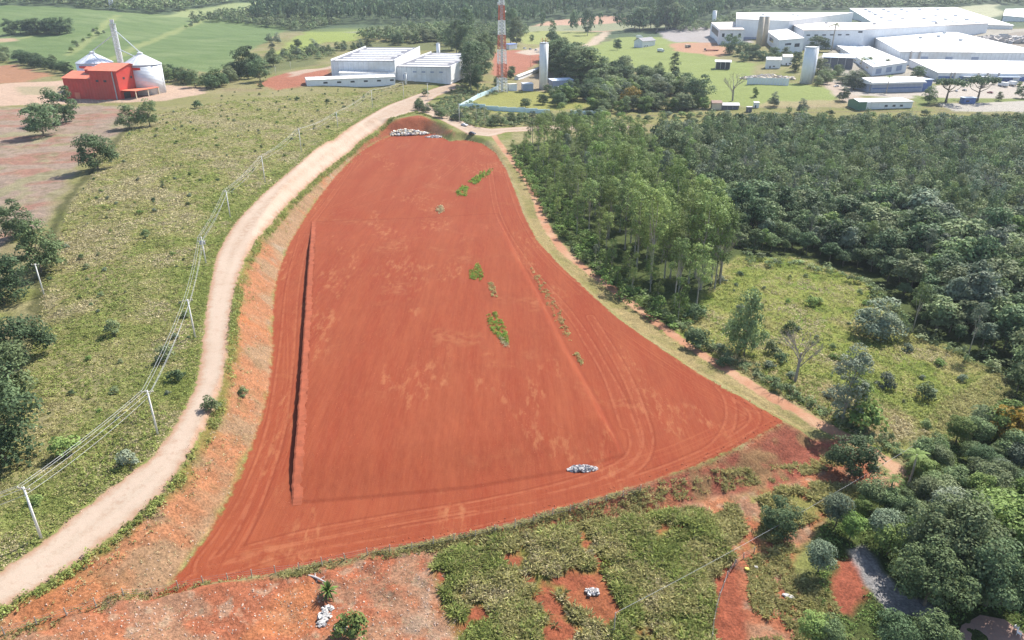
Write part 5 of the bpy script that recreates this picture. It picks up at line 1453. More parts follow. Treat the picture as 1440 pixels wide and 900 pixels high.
MB().box(dl * .3, dl * .3 + 4, 1.42, 1.6, 0, 4.2).build('door', M_REDROOF, mill)
for x0 in (dl + 4, dl + 10): MB().box(x0, x0 + 2.2, -.08, .1, hh * .62, hh * .62 + 1.3).build('vent', M_DARK, mill)
for k in range(3): MB().box(wd - .1, wd + .06, 5 + 7 * k, 6.8 + 7 * k, hh * .7, hh * .7 + 1.4).build('vent', M_DARK, mill)
MB().tube([(wd - 3, -.3, 0), (wd - 3, -.3, hh - 1), (wd - 3, 1, hh + .6)], .35, 8).build('duct', M_GALVD, mill)
def silo(pb, rpx, top, apex, label):
    q = P(*pb); t = math.hypot(*q[:2]); rr = rpx * q.y / (CP + (450 - pb[1]) / FPX * SP) / FPX
    s = empty('grain_silo', q); tag(s, label, 'silo')
    H = top_z(q, top) - q.z; A = H + rr * .5
    MB().lathe([(rr, -1.5), (rr, H)], 36).build('wall', M_RIBG, s, True)
    MB().lathe([(rr + .35, H - .1), (rr + .35, H + .15), (rr * .16, A), (rr * .16, A + .1)], 36).build('roof', M_GALV, s)
    MB().lathe([(rr * .15, A + .1), (rr * .15, A + 1.2), (.2, A + 1.9)], 16).build('roof_cap', M_GALV, s)
    for k in range(24):
        t_ = 2 * math.pi * k / 24
        pass
    rb = MB()
    for k in range(20):
        t_ = 2 * math.pi * k / 20
        rb.tube([(math.cos(t_) * (rr + .3), math.sin(t_) * (rr + .3), H + .25), (math.cos(t_) * rr * .17, math.sin(t_) * rr * .17, A + .12)], .09, 4)
    rb.build('roof_ribs', M_WHITE, s)
    bd = MB(); n = 10
    for k in range(n):
        t_ = R(-118) + R(46) * k / n; t2 = R(-118) + R(46) * (k + 1) / n
        v = [(math.cos(u) * (rr + d), math.sin(u) * (rr + d), z) for u in (t_, t2) for d in (.04, .1) for z in (H - 3.0, H - 1.4)]
        bd.add(v, [(0, 1, 3, 2), (4, 6, 7, 5), (2, 3, 7, 6), (0, 4, 5, 1), (1, 5, 7, 3), (0, 2, 6, 4)])
    bd.build('red_band', M_RED, s)
    lad = MB()
    for k in (-.3, .3):
        lad.tube([(rr + .25, k, 0), (rr + .25, k, H)], .06, 4)
    for z in np.arange(.5, H, .8):
        lad.tube([(rr + .25, -.3, z), (rr + .25, .3, z)], .04, 4)
    lad.build('ladder', M_GALVD, s)
    return s, q, A + 1.9
s1, q1, a1 = silo((208, 131), 24.5, 90, 73, 'bright corrugated silo standing right of the red mill')
s2, q2, a2 = silo((141, 124), 23, 88, 70, 'second silver silo, only its cone roof showing above the red mill')
def lattice(mb, hgt, w0, w1, seg, rad=.12, brace=.07, wf=None, z0=0):
    wf = wf or (lambda t: w0 + (w1 - w0) * t)
    for k in range(seg):
        t0, t1 = k / seg, (k + 1) / seg
        a0, a1_ = wf(t0) / 2, wf(t1) / 2; za, zb = z0 + hgt * t0, z0 + hgt * t1
        c0 = [(-a0, -a0, za), (a0, -a0, za), (a0, a0, za), (-a0, a0, za)]; c1 = [(-a1_, -a1_, zb), (a1_, -a1_, zb), (a1_, a1_, zb), (-a1_, a1_, zb)]
        for i in range(4):
            j = (i + 1) % 4
            m = (k // 4) % 2
            mb.tube([c0[i], c1[i]], rad, 5, m); mb.tube([c0[i], c1[j]], brace, 4, m); mb.tube([c0[j], c1[i]], brace, 4, m); mb.tube([c1[i], c1[j]], brace, 4, m)
    return mb
q = P(177, 122); ev = empty('grain_elevator', q, .3); tag(ev, 'tall grey lattice elevator tower with chutes between the silos', 'elevator')
eh = top_z(q, 34) - q.z
lattice(MB(), eh, 3.2, 3.2, 18, .16, .08).build('frame', [M_GALV, M_GALV], ev)
MB().box(-.9, -.3, -.5, .5, -1, eh + 1).box(.3, .9, -.5, .5, -1, eh + 1).build('leg_casing', M_GALV, ev)
MB().box(-2.2, 2.2, -1.6, 1.6, eh + .1, eh + .3).build('platform', M_GALVD, ev)
MB().box(-1.2, 1.2, -.8, .8, eh + 1, eh + 3).build('head_box', M_GALV, ev)
for tgt, zt, f in ((q1, a1 - .3, .93), (q1, a1 - 5, .62), (q2, a2 - .3, .85)):
    d = Vector((tgt.x - q.x, tgt.y - q.y, 0)); d.rotate(Matrix.Rotation(-.3, 3, 'Z'))
    MB().tube([(0, 0, eh * f), (d.x, d.y, zt + tgt.z - q.z)], .28, 6).build('chute', M_GALV, ev)
def post_fence(name, label, pts, step, ph, group=None, posts_r=.09, strands=3, wm=None, pm=None):
    ln = Pxy(pts) if len(pts) < 3 else smooth(Pxy(pts), 6)
    seg = np.r_[0, np.cumsum(np.linalg.norm(np.diff(ln, axis=0), axis=1))]
    n = max(int(seg[-1] / step), 2)
    P0 = [(np.interp(s, seg, ln[:, 0]), np.interp(s, seg, ln[:, 1])) for s in np.linspace(0, seg[-1], n + 1)]
    o = Vector((*P0[0], gz(*P0[0])))
    t = empty(name, o); tag(t, label, 'fence', group)
    rr = random.Random(n)
    tops = []
    for i, (x, y) in enumerate(P0[:99]):
        z = gz(x, y)
        b = Vector((x, y, z)) - o; hh_ = ph * rr.uniform(.85, 1.15); l = Vector((rr.uniform(-.1, .1), rr.uniform(-.1, .1), 0))
        MB().tube([b - Vector((0, 0, .4)), b + l + Vector((0, 0, hh_))], [posts_r, posts_r * .8], 5).build('fence_post', pm or M_WOOD, t)
        tops.append((b, l))
    for k in range(strands):
        f = (k + 1) / (strands + .3)
        MB().tube([b + l * f + Vector((0, 0, ph * f * .9)) for b, l in tops], .014, 4).build('wire_strand', wm or M_DWIRE, t)
    return t
post_fence('post_fence', 'row of pale posts fencing the mill yard below the red mill', [(96,145),(130,145),(172,145)], 4, 2.0, strands=2)
post_fence('post_fence', 'row of dark posts right of the bright silo along the hedgerow', [(222,119),(262,121),(300,123)], 5, 2.0, strands=2)

# ------------------------------------------------------------------ white warehouse
def striped(label, pA, pB, top, depth, rise, n, windows):
    b = hall('warehouse', label, 'warehouse', pA, pB, top, depth, 'mono', rise, M_RIBW, M_SLATE, .15)
    k_ = rise / depth
    for k in range(n):
        y0 = 2 + k * (depth - 3) / n; y1 = y0 + (depth - 3) / n * .42
        z0, z1 = b['h'] + k_ * y0 + .31, b['h'] + k_ * y1 + .31
        x0 = 2 + (k * 7 % 5)
        MB().prism_x([(y0, z0), (y1, z1), (y1, z1 + .12), (y0, z0 + .12)], x0, b['w'] - 2 - (k * 5 % 7)).build('roof_light', M_ROOFW, b['t'])
    for x in (-.5, b['w'] + .02):
        MB().prism_x([(-.3, 0), (depth + .3, 0), (depth + .3, b['h'] + rise + 1.4), (-.3, b['h'] + 1.4)], x, x + .48).build('parapet', M_WHITE, b['t'])
    for x0, x1, z0, z1, nm in windows:
        opening(b, nm, x0, x1, z0, z1, M_GREYBLUE)
    return b
W2 = striped('long white warehouse with striped roof lights, nearer block with lit end wall', (557, 112), (634, 119), 94, 105, 3, 7, [(6, 9.5, 0, 4, 'door')] + [(14 + 7 * k, 17 + 7 * k, 5.5, 6.6, 'window') for k in range(4)])
W1 = striped('long white warehouse with striped roof lights, farther block behind the low white shed', (468, 107), (556, 114), 86, 110, 3, 7, [])
a, ang, wd = site((466, 121), (556, 118))
W3 = hall('shed', 'low long white shed in front of the striped warehouse', 'shed', (432, 121), (556, 118.5), 113, 9, 'gable_x', 1.6, M_WHITE2, M_ROOFW, .4)
for k in range(6):
    opening(W3, 'window', 12 + k * 10, 15 + k * 10, 1.2, 2.4, M_DARK)
W4 = hall('shed', 'narrow white annex roof between the low shed and the warehouse wall', 'shed', (478, 112), (556, 115), 103, 9, 'mono', 1.2, M_WHITE2, M_ROOFW, .3)
def column_tank(name, label, pb, top, rpx, mat, cat='tank', cap=True):
    q = P(*pb); k = q.y / (CP + (450 - pb[1]) / FPX * SP) / FPX; rr = rpx * k
    t = empty(name, q); tag(t, label, cat)
    H = top_z(q, top) - q.z
    MB().lathe([(rr, -1), (rr, H)], 28).build('shell', mat, t, True)
    MB().lathe([(rr + .12, H - .5), (rr + .12, H + .12), (rr * .3, H + .5), (.05, H + .55)], 28).build('lid', M_GALVD if cap else mat, t)
    l = MB(); a_ = R(-70)
    e = Vector((math.cos(a_), math.sin(a_), 0)); sd = Vector((-e.y, e.x, 0))
    for k_ in (-.25, .25): l.tube([e * (rr + .2) + sd * k_, e * (rr + .2) + sd * k_ + Vector((0, 0, H + .8))], .05, 4)
    for z in np.arange(.4, H, .6): l.tube([e * (rr + .2) - sd * .25 + Vector((0, 0, z)), e * (rr + .2) + sd * .25 + Vector((0, 0, z))], .03, 4)
    l.build('ladder', M_GALVD, t)
    return t, H, rr
column_tank('water_tank', 'slim white water tank rising behind the striped warehouse roof', (617, 92), 61, 2.6, M_WHITE)
column_tank('water_tank', 'short white tank standing against the warehouse front at the corner', (571, 118), 103, 1.7, M_WHITE)
q = P(661, 90); wt = empty('water_tower', q); tag(wt, 'white goblet shaped water tower among the eucalyptus behind the warehouse', 'water tower')
H = top_z(q, 58) - q.z
MB().lathe([(1.4, -1), (1.3, H * .55)], 16).build('stem', M_WHITE, wt, True)
MB().lathe([(1.3, H * .55), (4.2, H * .72), (4.2, H * .95), (1, H)], 20).build('bowl', M_WHITE, wt, True)

# ------------------------------------------------------------------ mast, water column and walled compound
q = P(706, 129); ms = empty('radio_mast', q, .2); tag(ms, 'red and white lattice radio mast rising out of the picture', 'mast')
MH = 92
wf = lambda t: 5.6 * (1 - t) ** .9 + 1.6
f_ = MB()
seg = 36
lattice(f_, MH, 0, 0, seg, .22, .11, wf)
f_.build('frame', [M_WHITE, M_RUST], ms)
MB().box(-1.0, 1.0, -.12, .12, 0, MH).build('cable_ladder', M_GALVD, ms)
for z, a_, sz in ((MH * .68, 2.6, 1.1), (MH * .73, .4, .8), (MH * .8, 3.6, .9), (MH * .62, -.5, .7)):
    d_ = MB().lathe([(.02, 0), (sz * .6, .15), (sz, .5), (sz, .6), (.02, .6)], 18)
    o = d_.build('dish', M_WHITE, ms, True); r_w = wf(z / MH) / 2 + .6
    o.location = (math.cos(a_) * r_w, math.sin(a_) * r_w, z); o.rotation_euler = (0, R(90), a_)
for k in range(4):
    MB().box(-.4, .4, -.4, .4, -1, .5).build('footing', M_CONC, ms, loc=((1, 1, -1, -1)[k] * 3.55, (1, -1, 1, -1)[k] * 3.55, 0))
t, H, rr = column_tank('water_column', 'tall slim white water column inside the turquoise walled compound', (764, 125), 60, 6, M_WHITE, 'water tank')
ant = MB()
for k in range(6):
    a_ = k * 1.05; ant.tube([(math.cos(a_) * rr * .7, math.sin(a_) * rr * .7, H + .3), (math.cos(a_) * rr * .7, math.sin(a_) * rr * .7, H + 3.5)], .12, 5)
ant.build('antennas', M_RUST, t)
hall('shed', 'grey roofed low shed right of the white water column', 'shed', (777, 124), (806, 123), 114, 7, 'mono', 1, M_GREYBLUE, M_PALEBLUE, .4)
for i, (px, lab) in enumerate(((786, 'white cabinet in front of the grey shed, left one'), (795, 'white cabinet in front of the grey shed, right one'))):
    h_ = hall('cabinet', lab, 'cabinet', (px, 127), (px + 6, 127), 123, 2, 'flat', wall_m=M_WHITE, roof_m=M_WHITE, low=.5)
    opening(h_, 'door', .3, h_['w'] - .3, .2, 1.6, M_GREYBLUE)
hall('hut', 'small pale hut at the foot of the mast', 'hut', (716, 128), (727, 128), 119, 4, 'flat', wall_m=M_WHITE2, roof_m=M_CONC, low=1)
hall('hut', 'grey machine hut between the mast and the water column', 'hut', (736, 128), (750, 128), 119, 5, 'mono', .8, wall_m=M_GREYBLUE, roof_m=M_GALVD, low=1)
cvh = hall('covered_walkway', 'long white roofed covered walkway running up to the water column', 'walkway', (729, 113), (759, 99), 108, 3.5, 'gable_x', .8, M_WHITE2, M_ROOFW, .5)
hall('annex', 'white annex right behind the water column', 'annex', (770, 97), (782, 95), 83, 5, 'flat', wall_m=M_WHITE, roof_m=M_ROOFW, low=2)
def wall_run(name, label, pts, hgt, th, mat, cat='wall', cap=None):
    ln = [P(*p) for p in pts]
    o = ln[0].copy(); t = empty(name, o); tag(t, label, cat)
    for a_, b_ in zip(ln[:-1], ln[1:]):
        n = max(int((b_ - a_).length / 6), 1)
        m = MB()
        for k in range(n):
            p0 = a_.lerp(b_, k / n); p1 = a_.lerp(b_, (k + 1) / n)
            z0 = min(gz(p0.x, p0.y), gz(p1.x, p1.y)); zt = max(gz(p0.x, p0.y), gz(p1.x, p1.y)) + hgt
            d = (p1 - p0); d.z = 0; nn = Vector((-d.y, d.x, 0)).normalized() * th / 2
            c = [p0 + nn, p0 - nn, p1 - nn, p1 + nn]
            v = [(q_.x - o.x, q_.y - o.y, z0 - 1 - o.z) for q_ in c] + [(q_.x - o.x, q_.y - o.y, zt - o.z) for q_ in c]
            m.add(v, [(3, 2, 1, 0), (4, 5, 6, 7), (0, 1, 5, 4), (1, 2, 6, 5), (2, 3, 7, 6), (3, 0, 4, 7)])
        m.build('wall_panel', mat, t)
        MB().box(-.35, .35, -.35, .35, -1, hgt + .6).build('pier', mat, t, loc=(a_.x - o.x, a_.y - o.y, gz(a_.x, a_.y) - o.z))
    return t
wall_run('compound_wall', 'pale turquoise wall round the grassy compound of the water column', [(700,126),(672,138),(646,153),(665,152),(700,156),(738,158),(773,160)], 2.6, .5, M_TURQ)
wall_run('compound_wall', 'short pale turquoise wall piece closing the right corner of the compound', [(803,161),(848,163),(836,150),(822,138)], 2.6, .5, M_TURQ)

# parked vehicles
M_CARW = plain('white_car_paint', (.75, .75, .75), .25, 0, .03, 1, .5)
M_CARD = plain('dark_car_paint', (.06, .065, .075), .25, 0, .1, 1, .5)
M_CARS = plain('silver_car_paint', (.45, .46, .48), .3, .4, .05, 1, .5)
M_CARR = plain('dark_red_paint', (.30, .05, .04), .4, 0, .1, 1, .4)
M_LAMP = plain('lamp_glass', (.7, .7, .65), .15, 0, .05, 1, .6)
def car(label, q, ang, paint, cat='car', dims=(4.3, 1.8, 1.5), name='parked_car'):
    L, W, H = dims
    t = empty(name, q, ang); tag(t, label, cat)
    prof = [(-L / 2, .35), (-L / 2, .85), (-L * .43, .95), (L * .22, 1.0), (L * .48, .82), (L / 2, .55), (L / 2, .35)]
    def ext(prof_, w0, name_, m, taper=None):
        n = len(prof_); v = [(x, -w0 * (taper[i] if taper else 1), z) for i, (x, z) in enumerate(prof_)] + [(x, w0 * (taper[i] if taper else 1), z) for i, (x, z) in enumerate(prof_)]
        o = MB().add(v, [tuple(range(n)), tuple(range(n, 2 * n))[::-1]] + [(i, n + i, n + (i + 1) % n, (i + 1) % n) for i in range(n)]).build(name_, m, t)
        bv = o.modifiers.new('soft', 'BEVEL'); bv.width = .07; bv.segments = 2
        return o
    ext(prof, W / 2, 'body', paint)
    ext([(-L * .42, .93), (-L * .32, H - .12), (L * .05, H - .12), (L * .22, .97)], W / 2 - .06, 'window_band', M_GLASS, [1, .84, .84, 1])
    ext([(-L * .33, H - .14), (-L * .3, H), (L * .03, H), (L * .06, H - .14)], W / 2 - .08, 'roof', paint, [.86, .8, .8, .86])
    for x in (-L * .3, L * .31):
        for y in (-1, 1):
            w_ = MB().lathe([(.04, -.11), (.33, -.11), (.33, .11), (.04, .11)], 16).build('wheel', M_BLACK, t)
            w_.location = (x, y * (W / 2 - .1), .33); w_.rotation_euler = (R(90), 0, 0)
    for y in (-1, 1):
        MB().box(L / 2 - .1, L / 2 + .02, y * W * .36 - .15, y * W * .36 + .15, .6, .75).build('headlight', M_LAMP, t)
    return t
def ground_at(px, py):
    q = P(px, py); q.z = gz(q.x, q.y) + .02
    return q
car('white car driving on the pale road near the junction', ground_at(653, 177), R(-38), M_CARW)
car('dark car on the pale road bend, nearer than the white one', ground_at(664, 189), R(-32), M_CARD)
for k, (px, py, m, lab) in enumerate(((738,69,M_CARW,'white car parked beside the blue roofed kiosk, first of the row'), (746,70,M_CARS,'silver car second in the row by the blue roofed kiosk'), (754,71,M_CARW,'white car third in the row by the blue roofed kiosk'))):
    car(lab, ground_at(px, py), R(60), m, dims=(5.2, 2.2, 1.9))
kq = hall('kiosk', 'small kiosk with blue roof beyond the red yard', 'kiosk', (716, 70), (727, 69), 63, 6, 'mono', .6, M_WHITE, M_BLUEW, .8)
def truck(label, q, ang, cabm, bodym, L=8.0, H=3.2, name='truck', flatbed=False):
    t = empty(name, q, ang); tag(t, label, 'truck')
    o = MB().prism_x([(-1.2, .6), (1.2, .6), (1.2, 2.2), (1.05, 2.8), (-1.05, 2.8), (-1.2, 2.2)], L / 2 - 2.0, L / 2).build('cab', cabm, t)
    MB().box(L / 2 - 1.1, L / 2 + .03, -1.05, 1.05, 1.7, 2.5).build('windscreen', M_GLASS, t)
    MB().box(-L / 2, L / 2 - .3, -.5, .5, .5, .8).build('chassis', M_BLACK, t)
    MB().box(-L / 2, L / 2 - 2.2, -1.25, 1.25, .9, 1.5 if flatbed else H).build('load_body', bodym, t)
    for x in (-L * .36, -L * .2, L * .34):
        for y in (-1, 1):
            w_ = MB().lathe([(.06, -.16), (.5, -.16), (.5, .16), (.06, .16)], 14).build('wheel', M_BLACK, t); w_.location = (x, y * 1.05, .5); w_.rotation_euler = (R(90), 0, 0)
    return t
truck('white box truck standing left of the dark roofed house on the lawn edge', ground_at(899, 55), R(30), M_CARW, M_WHITE, 10, 4.4)
truck('white tipper truck in front of the dark roofed house', ground_at(929, 73), R(-50), M_CARW, M_WHITE, 9, 3.6)
truck('dark truck on the orange bare patch of the lawn', ground_at(967, 67), R(-60), M_CARD, M_CREAM, 8, 3.4)
truck('tractor unit with long red flat trailer on the bare patch', ground_at(1000, 72), R(172), M_CARD, M_CARR, 16, 3.0, flatbed=True)
truck('small red truck by the dark trees at the end of the car park', ground_at(923, 47), R(80), M_CARR, M_DARK, 7, 4.5)

# house, sheds and scrap yard on the lawn
h_ = hall('house', 'small house with dark hipped roof at the upper edge of the lawn', 'house', (903, 67), (921, 64), 58, 12, 'gable_x', 3.4, M_WHITE2, M_SLATE, .8)
opening(h_, 'door', 4, 5.2, 0, 2.2); opening(h_, 'window', 7, 9, 1, 2.2, M_GLASS); opening(h_, 'window', 11, 13, 1, 2.2, M_GLASS)
h_ = hall('open_shed', 'small open shed with white flat roof on the lawn', 'shed', (1006, 98), (1026, 98), 87, 9, 'mono', .8, M_DARK, M_ROOFW, 1.2)
for k in range(4):
    MB().box(-.2 + k * (h_['w'] - .1) / 3, .2 + k * (h_['w'] - .1) / 3, -1.0, -.7, -1, h_['h'] - .15).build('post', M_CONC, h_['t'])
h_ = hall('hut', 'tile roofed hut with cream left half and dark open right half below the lawn', 'hut', (1001, 154), (1014, 154), 145, 6, 'gable_x', 1.4, M_CREAM, M_TILE, .5)
W_ = h_['w']
MB().prism_x([(0, -1), (6.5, -1), (6.5, 3), (0, 3)], W_ + .05, W_ + 12.5).build('barn_wall', M_SLATE, h_['t'])
MB().prism_x([(-.6, 2.8), (3.2, 4.3), (7, 2.8), (7, 3.05), (3.2, 4.6), (-.6, 3.05)], W_ + .55, W_ + 13).build('barn_roof', M_ROOFG, h_['t'])
for k in range(4):
    MB().box(W_ + .2 + k * 3.9, W_ + .5 + k * 3.9, -.08, .05, -1, 2.9).build('post', M_WOOD, h_['t'])
h_ = hall('hut', 'tiny white hut right of the tile roofed hut', 'hut', (1060, 152), (1067, 152), 145, 3, 'mono', .5, M_WHITE, M_CONC, .3); opening(h_, 'door', .6, 1.5, 0, 2)
h_ = hall('hut', 'small dark grey box hut by the straw bench', 'hut', (1050, 158), (1057, 158), 151, 3, 'flat', wall_m=M_SLATE, roof_m=M_CONC); opening(h_, 'door', .6, 1.5, 0, 1.9, M_WOOD)
yd = empty('yard_fence', P(1050, 119)); tag(yd, 'white sheet fence of the scrap yard on the lawn', 'fence')
a_, b_ = P(1050, 119), P(1109, 120)
for k in range(14):
    p0 = a_.lerp(b_, k / 14); p1 = a_.lerp(b_, (k + .94) / 14)
    MB().box(0, (p1 - p0).length, -.08, .08, -1, top_z(a_, 109) - a_.z + random.uniform(-.15, .15)).build('panel', M_WHITE2, yd, loc=p0 - a_).rotation_euler = (0, 0, math.atan2(p1.y - p0.y, p1.x - p0.x))
def heap(name, label, q, lx, ly, h, n, mats, size, rz=0, seed=1, cat='heap'):
    "heap of broken lumps lying over each other"
    t = empty(name, q, rz); tag(t, label, cat)
    r = random.Random(seed)
    for mi, m in enumerate(mats):
        mb = MB()
        for k in range(n // len(mats)):
            u_, a_ = r.uniform(0, 1) ** .6, r.uniform(0, 6.283)
            x, y = lx * u_ * math.cos(a_), ly * u_ * math.sin(a_); z = h * max(0, 1 - u_ ** 1.5) * r.uniform(.3, 1)
            s = size * r.uniform(.4, 1.3); M = Matrix.Rotation(r.uniform(0, 6.28), 3, 'Z') @ Matrix.Rotation(r.uniform(-.8, .8), 3, 'X')
            c = [Vector((i * s * r.uniform(.35, .65), j * s * r.uniform(.25, .5), l * s * r.uniform(.15, .4))) for l in (-1, 1) for j in (-1, 1) for i in (-1, 1)]
            c = [M @ v_ + Vector((x, y, z)) for v_ in c]
            mb.add(c, [(0, 2, 3, 1), (4, 5, 7, 6), (0, 1, 5, 4), (2, 6, 7, 3), (0, 4, 6, 2), (1, 3, 7, 5)])
        o = mb.build('lumps', m, t); tag(o, None, None, None, 'stuff')
    return t
q = P(1078, 112); heap('scrap_heap', 'pale heap of scrap filling the yard behind the white sheet fence', ground_at(1080, 111), 24, 10, 3.5, 500, [M_CREAM, M_RUBBLE, M_ROOFB], 2.4, 0, 21)
for pa, pb, tp, d_, lab in (((1077,96),(1097,96),84,9,'small white house behind the scrap yard, left one'), ((1100,92),(1113,92),80,8,'white house with pink roof behind the scrap yard, right one')):
    h_ = hall('house', lab, 'house', pa, pb, tp, d_, 'gable_x', 2, M_WHITE, M_ROOFP if tp == 80 else M_ROOFW, .5)
    opening(h_, 'door', 3, 4.2, 0, 2.2); opening(h_, 'window', 6, 8, 1.2, 2.4, M_GLASS)

# ------------------------------------------------------------------ factory on the right
def big(name, label, corners, wall_m, roof_m, par=.5, cat='factory hall'):
    "hall whose roof corners (front left, front right, back right, back left) lie on these sight lines at these distances"
    pts = []
    for px, py, t_ in corners:
        u, ry, rz = ray(px, py)
        pts.append(Vector((u * t_, ry * t_, CAM_H + rz * t_)))
    zg = min(zat(p_.x, p_.y) for p_ in pts)
    o = Vector((pts[0].x, pts[0].y, zat(pts[0].x, pts[0].y)))
    t = empty(name, o); tag(t, label, cat)
    top = [p_ - o for p_ in pts]
    v = [(q_.x, q_.y, zg - o.z - 4) for q_ in top] + [tuple(q_) for q_ in top]
    box = [(3, 2, 1, 0), (4, 5, 6, 7), (0, 1, 5, 4), (1, 2, 6, 5), (2, 3, 7, 6), (3, 0, 4, 7)]
    MB().add(v, box).build('wall', wall_m, t)
    c = sum(top, Vector()) / 4
    pl = [c + (q_ - c) * 1.01 for q_ in top]
    v = [(q_.x, q_.y, q_.z + .02) for q_ in pl] + [(q_.x, q_.y, q_.z + par) for q_ in pl]
    MB().add(v, box).build('roof', roof_m, t)
    return t, top
F = {}
F['mid'] = big('factory_hall', 'largest white hall in the middle of the factory with ribbed left wall', [(1266,73,690),(1470,75,690),(1345,46,900),(1214,44,900)], M_RIBW, M_ROOFW)
F['pink'] = big('factory_hall', 'hall with pinkish roof and shaded white front behind the palm', [(1131,43,800),(1216,42,800),(1390,33,960),(1108,31.5,960)], M_WHITE2, M_ROOFP)
F['back'] = big('factory_hall', 'white hall with long low roof behind the tan silos', [(1036,27,880),(1110,29.5,880),(1200,18,1050),(1036,18,1050)], M_WHITE, M_ROOFW)
F['far'] = big('factory_hall', 'farthest white hall with dark diagonal roof gutters', [(1226,31,1000),(1425,36,1000),(1345,11,1250),(1195,12,1250)], M_WHITE, M_ROOFW)
F['low'] = big('factory_hall', 'low hall with pale brown flat roof at the left end of the factory', [(1012,42,850),(1047,42,850),(1034,31,980),(1000,32,980)], M_WHITE2, M_ROOFB)
F['sq'] = big('factory_hall', 'small hall with pale square roof beside the tan silos', [(1096,57,770),(1131,54,770),(1107,41,870),(1078,44,870)], M_WHITE2, M_ROOFW)
F['left'] = big('factory_hall', 'white roofed hall running back beside the open pale blue shed', [(1228,95,640),(1276,88,650),(1216,63,830),(1176,64,800)], M_WHITE2, M_ROOFW)
F['front'] = big('factory_hall', 'long low front hall with white roof and blue loading bays', [(1321,103,620),(1640,106,620),(1640,90,680),(1280,84,680)], M_WHITE2, M_ROOFW)
F['edge'] = big('factory_hall', 'white hall standing apart at the far right edge of the photo', [(1411,22,1100),(1500,30,1100),(1500,12,1300),(1414,13,1300)], M_WHITE, M_WHITE)
BOX6 = [(3, 2, 1, 0), (4, 5, 6, 7), (0, 1, 5, 4), (1, 2, 6, 5), (2, 3, 7, 6), (3, 0, 4, 7)]
def face_rect(key, i, j, s0, s1, f0, f1, m, name, out=.12, depth=.3):
    "a flat box let into the wall between roof corners i and j; f0, f1 in metres below the eaves"
    t, top = F[key]
    a_, b_ = top[i], top[j]
    d = b_ - a_; n = Vector((d.y, -d.x, 0)).normalized()
    p0 = a_ + d * s0; p1 = a_ + d * s1
    c = [p0 + n * out, p1 + n * out, p1 - n * depth, p0 - n * depth]
    v = [(q_.x, q_.y, q_.z - f0) for q_ in c] + [(q_.x, q_.y, q_.z - f1) for q_ in c]
    return MB().add(v, BOX6).build(name, m, t)
face_rect('front', 0, 1, .0, .07, 12, 2.4, M_BLUEW, 'blue_bay'); face_rect('front', 0, 1, .09, .22, 12, 2.4, M_BLUEW, 'blue_bay'); face_rect('front', 0, 1, .27, .33, 12, 2.4, M_BLUEW, 'blue_bay'); face_rect('front', 0, 1, .36, .46, 12, 2.4, M_BLUEW, 'blue_bay')
face_rect('front', 0, 1, .10, .21, 2.6, 2.0, M_WHITE, 'canopy', 4.0); face_rect('front', 0, 1, .25, .35, 2.6, 2.0, M_PALEBLUE, 'canopy', 5.0)
for s_ in (.05, .065, .17, .21, .26):
    face_rect('front', 0, 1, s_, s_ + .005, 4, -1, M_ROOFB, 'vent_pipe', .8)
for s_ in (.07, .13): face_rect('mid', 0, 1, s_, s_ + .012, 8, -1, M_ROOFB, 'vent_pipe', .8)
face_rect('pink', 0, 1, .90, .97, 3.0, 1.2, M_GLASS, 'window')
face_rect('low', 3, 0, .15, .9, 9, 2, M_DARK, 'door')
face_rect('sq', 0, 1, .25, .5, 5.5, 3.5, M_GLASS, 'window'); face_rect('sq', 3, 0, .3, .6, 7, 3, M_GLASS, 'window')
face_rect('back', 0, 1, .05, .95, 23, 20, M_GREYBLUE, 'plinth')
t, top = F['far']
for k in range(5):
    u = .14 + .16 * k
    a_ = top[0].lerp(top[1], u).lerp(top[3].lerp(top[2], u), .06); b_ = top[0].lerp(top[1], u).lerp(top[3].lerp(top[2], u), .92)
    d = (b_ - a_); n = Vector((-d.y, d.x, 0)).normalized() * 3.2
    v = [(q_.x, q_.y, q_.z + z) for z in (.3, 1.7) for q_ in (a_ - n, b_ - n, b_ + n, a_ + n)]
    MB().add(v, BOX6).build('gutter', M_GREYBLUE, t)
    for s_ in (.15, .4, .65, .85):
        MB().box(-1.8, 1.8, -1.8, 1.8, .4, 2.8).build('roof_ventilator', M_GALVD, t, loc=a_.lerp(b_, s_) + n * 2)
for key, rows in (('mid', ((.15,.85),(.3,.8),(.5,.88),(.62,.7),(.8,.9),(.4,.6),(.7,.5))), ('back', ((.3,.5),(.6,.6),(.75,.4))), ('pink', ((.2,.8),(.5,.7),(.8,.85)))):
    t, top = F[key]
    for u, v_ in rows:
        MB().box(-1.4, 1.4, -1.4, 1.4, .4, 2.4).build('roof_ventilator', M_GALVD, t, loc=top[0].lerp(top[1], u).lerp(top[3].lerp(top[2], u), v_))
def roof_strips(key, n, v0=.08, v1=.92, wd=1.3, m=None):
    "translucent sheets let into the roof from front to back"
    t, top = F[key]
    for k in range(n):
        u = (k + .7) / (n + .4)
        a_ = top[0].lerp(top[1], u).lerp(top[3].lerp(top[2], u), v0); b_ = top[0].lerp(top[1], u).lerp(top[3].lerp(top[2], u), v1)
        d = (b_ - a_); n_ = Vector((-d.y, d.x, 0)).normalized() * wd
        v = [(q_.x, q_.y, q_.z + z) for z in (.3, .75) for q_ in (a_ - n_, b_ - n_, b_ + n_, a_ + n_)]
        MB().add(v, BOX6).build('roof_light', m or M_PALEBLUE, t)
roof_strips('mid', 7); roof_strips('left', 3, wd=.9); roof_strips('front', 6, .1, .9, .9); roof_strips('pink', 5, m=M_ROOFG); roof_strips('back', 3)
for s0 in (.15, .32, .5): face_rect('mid', 0, 1, s0, s0 + .05, 9, 4, M_GREYBLUE, 'door')
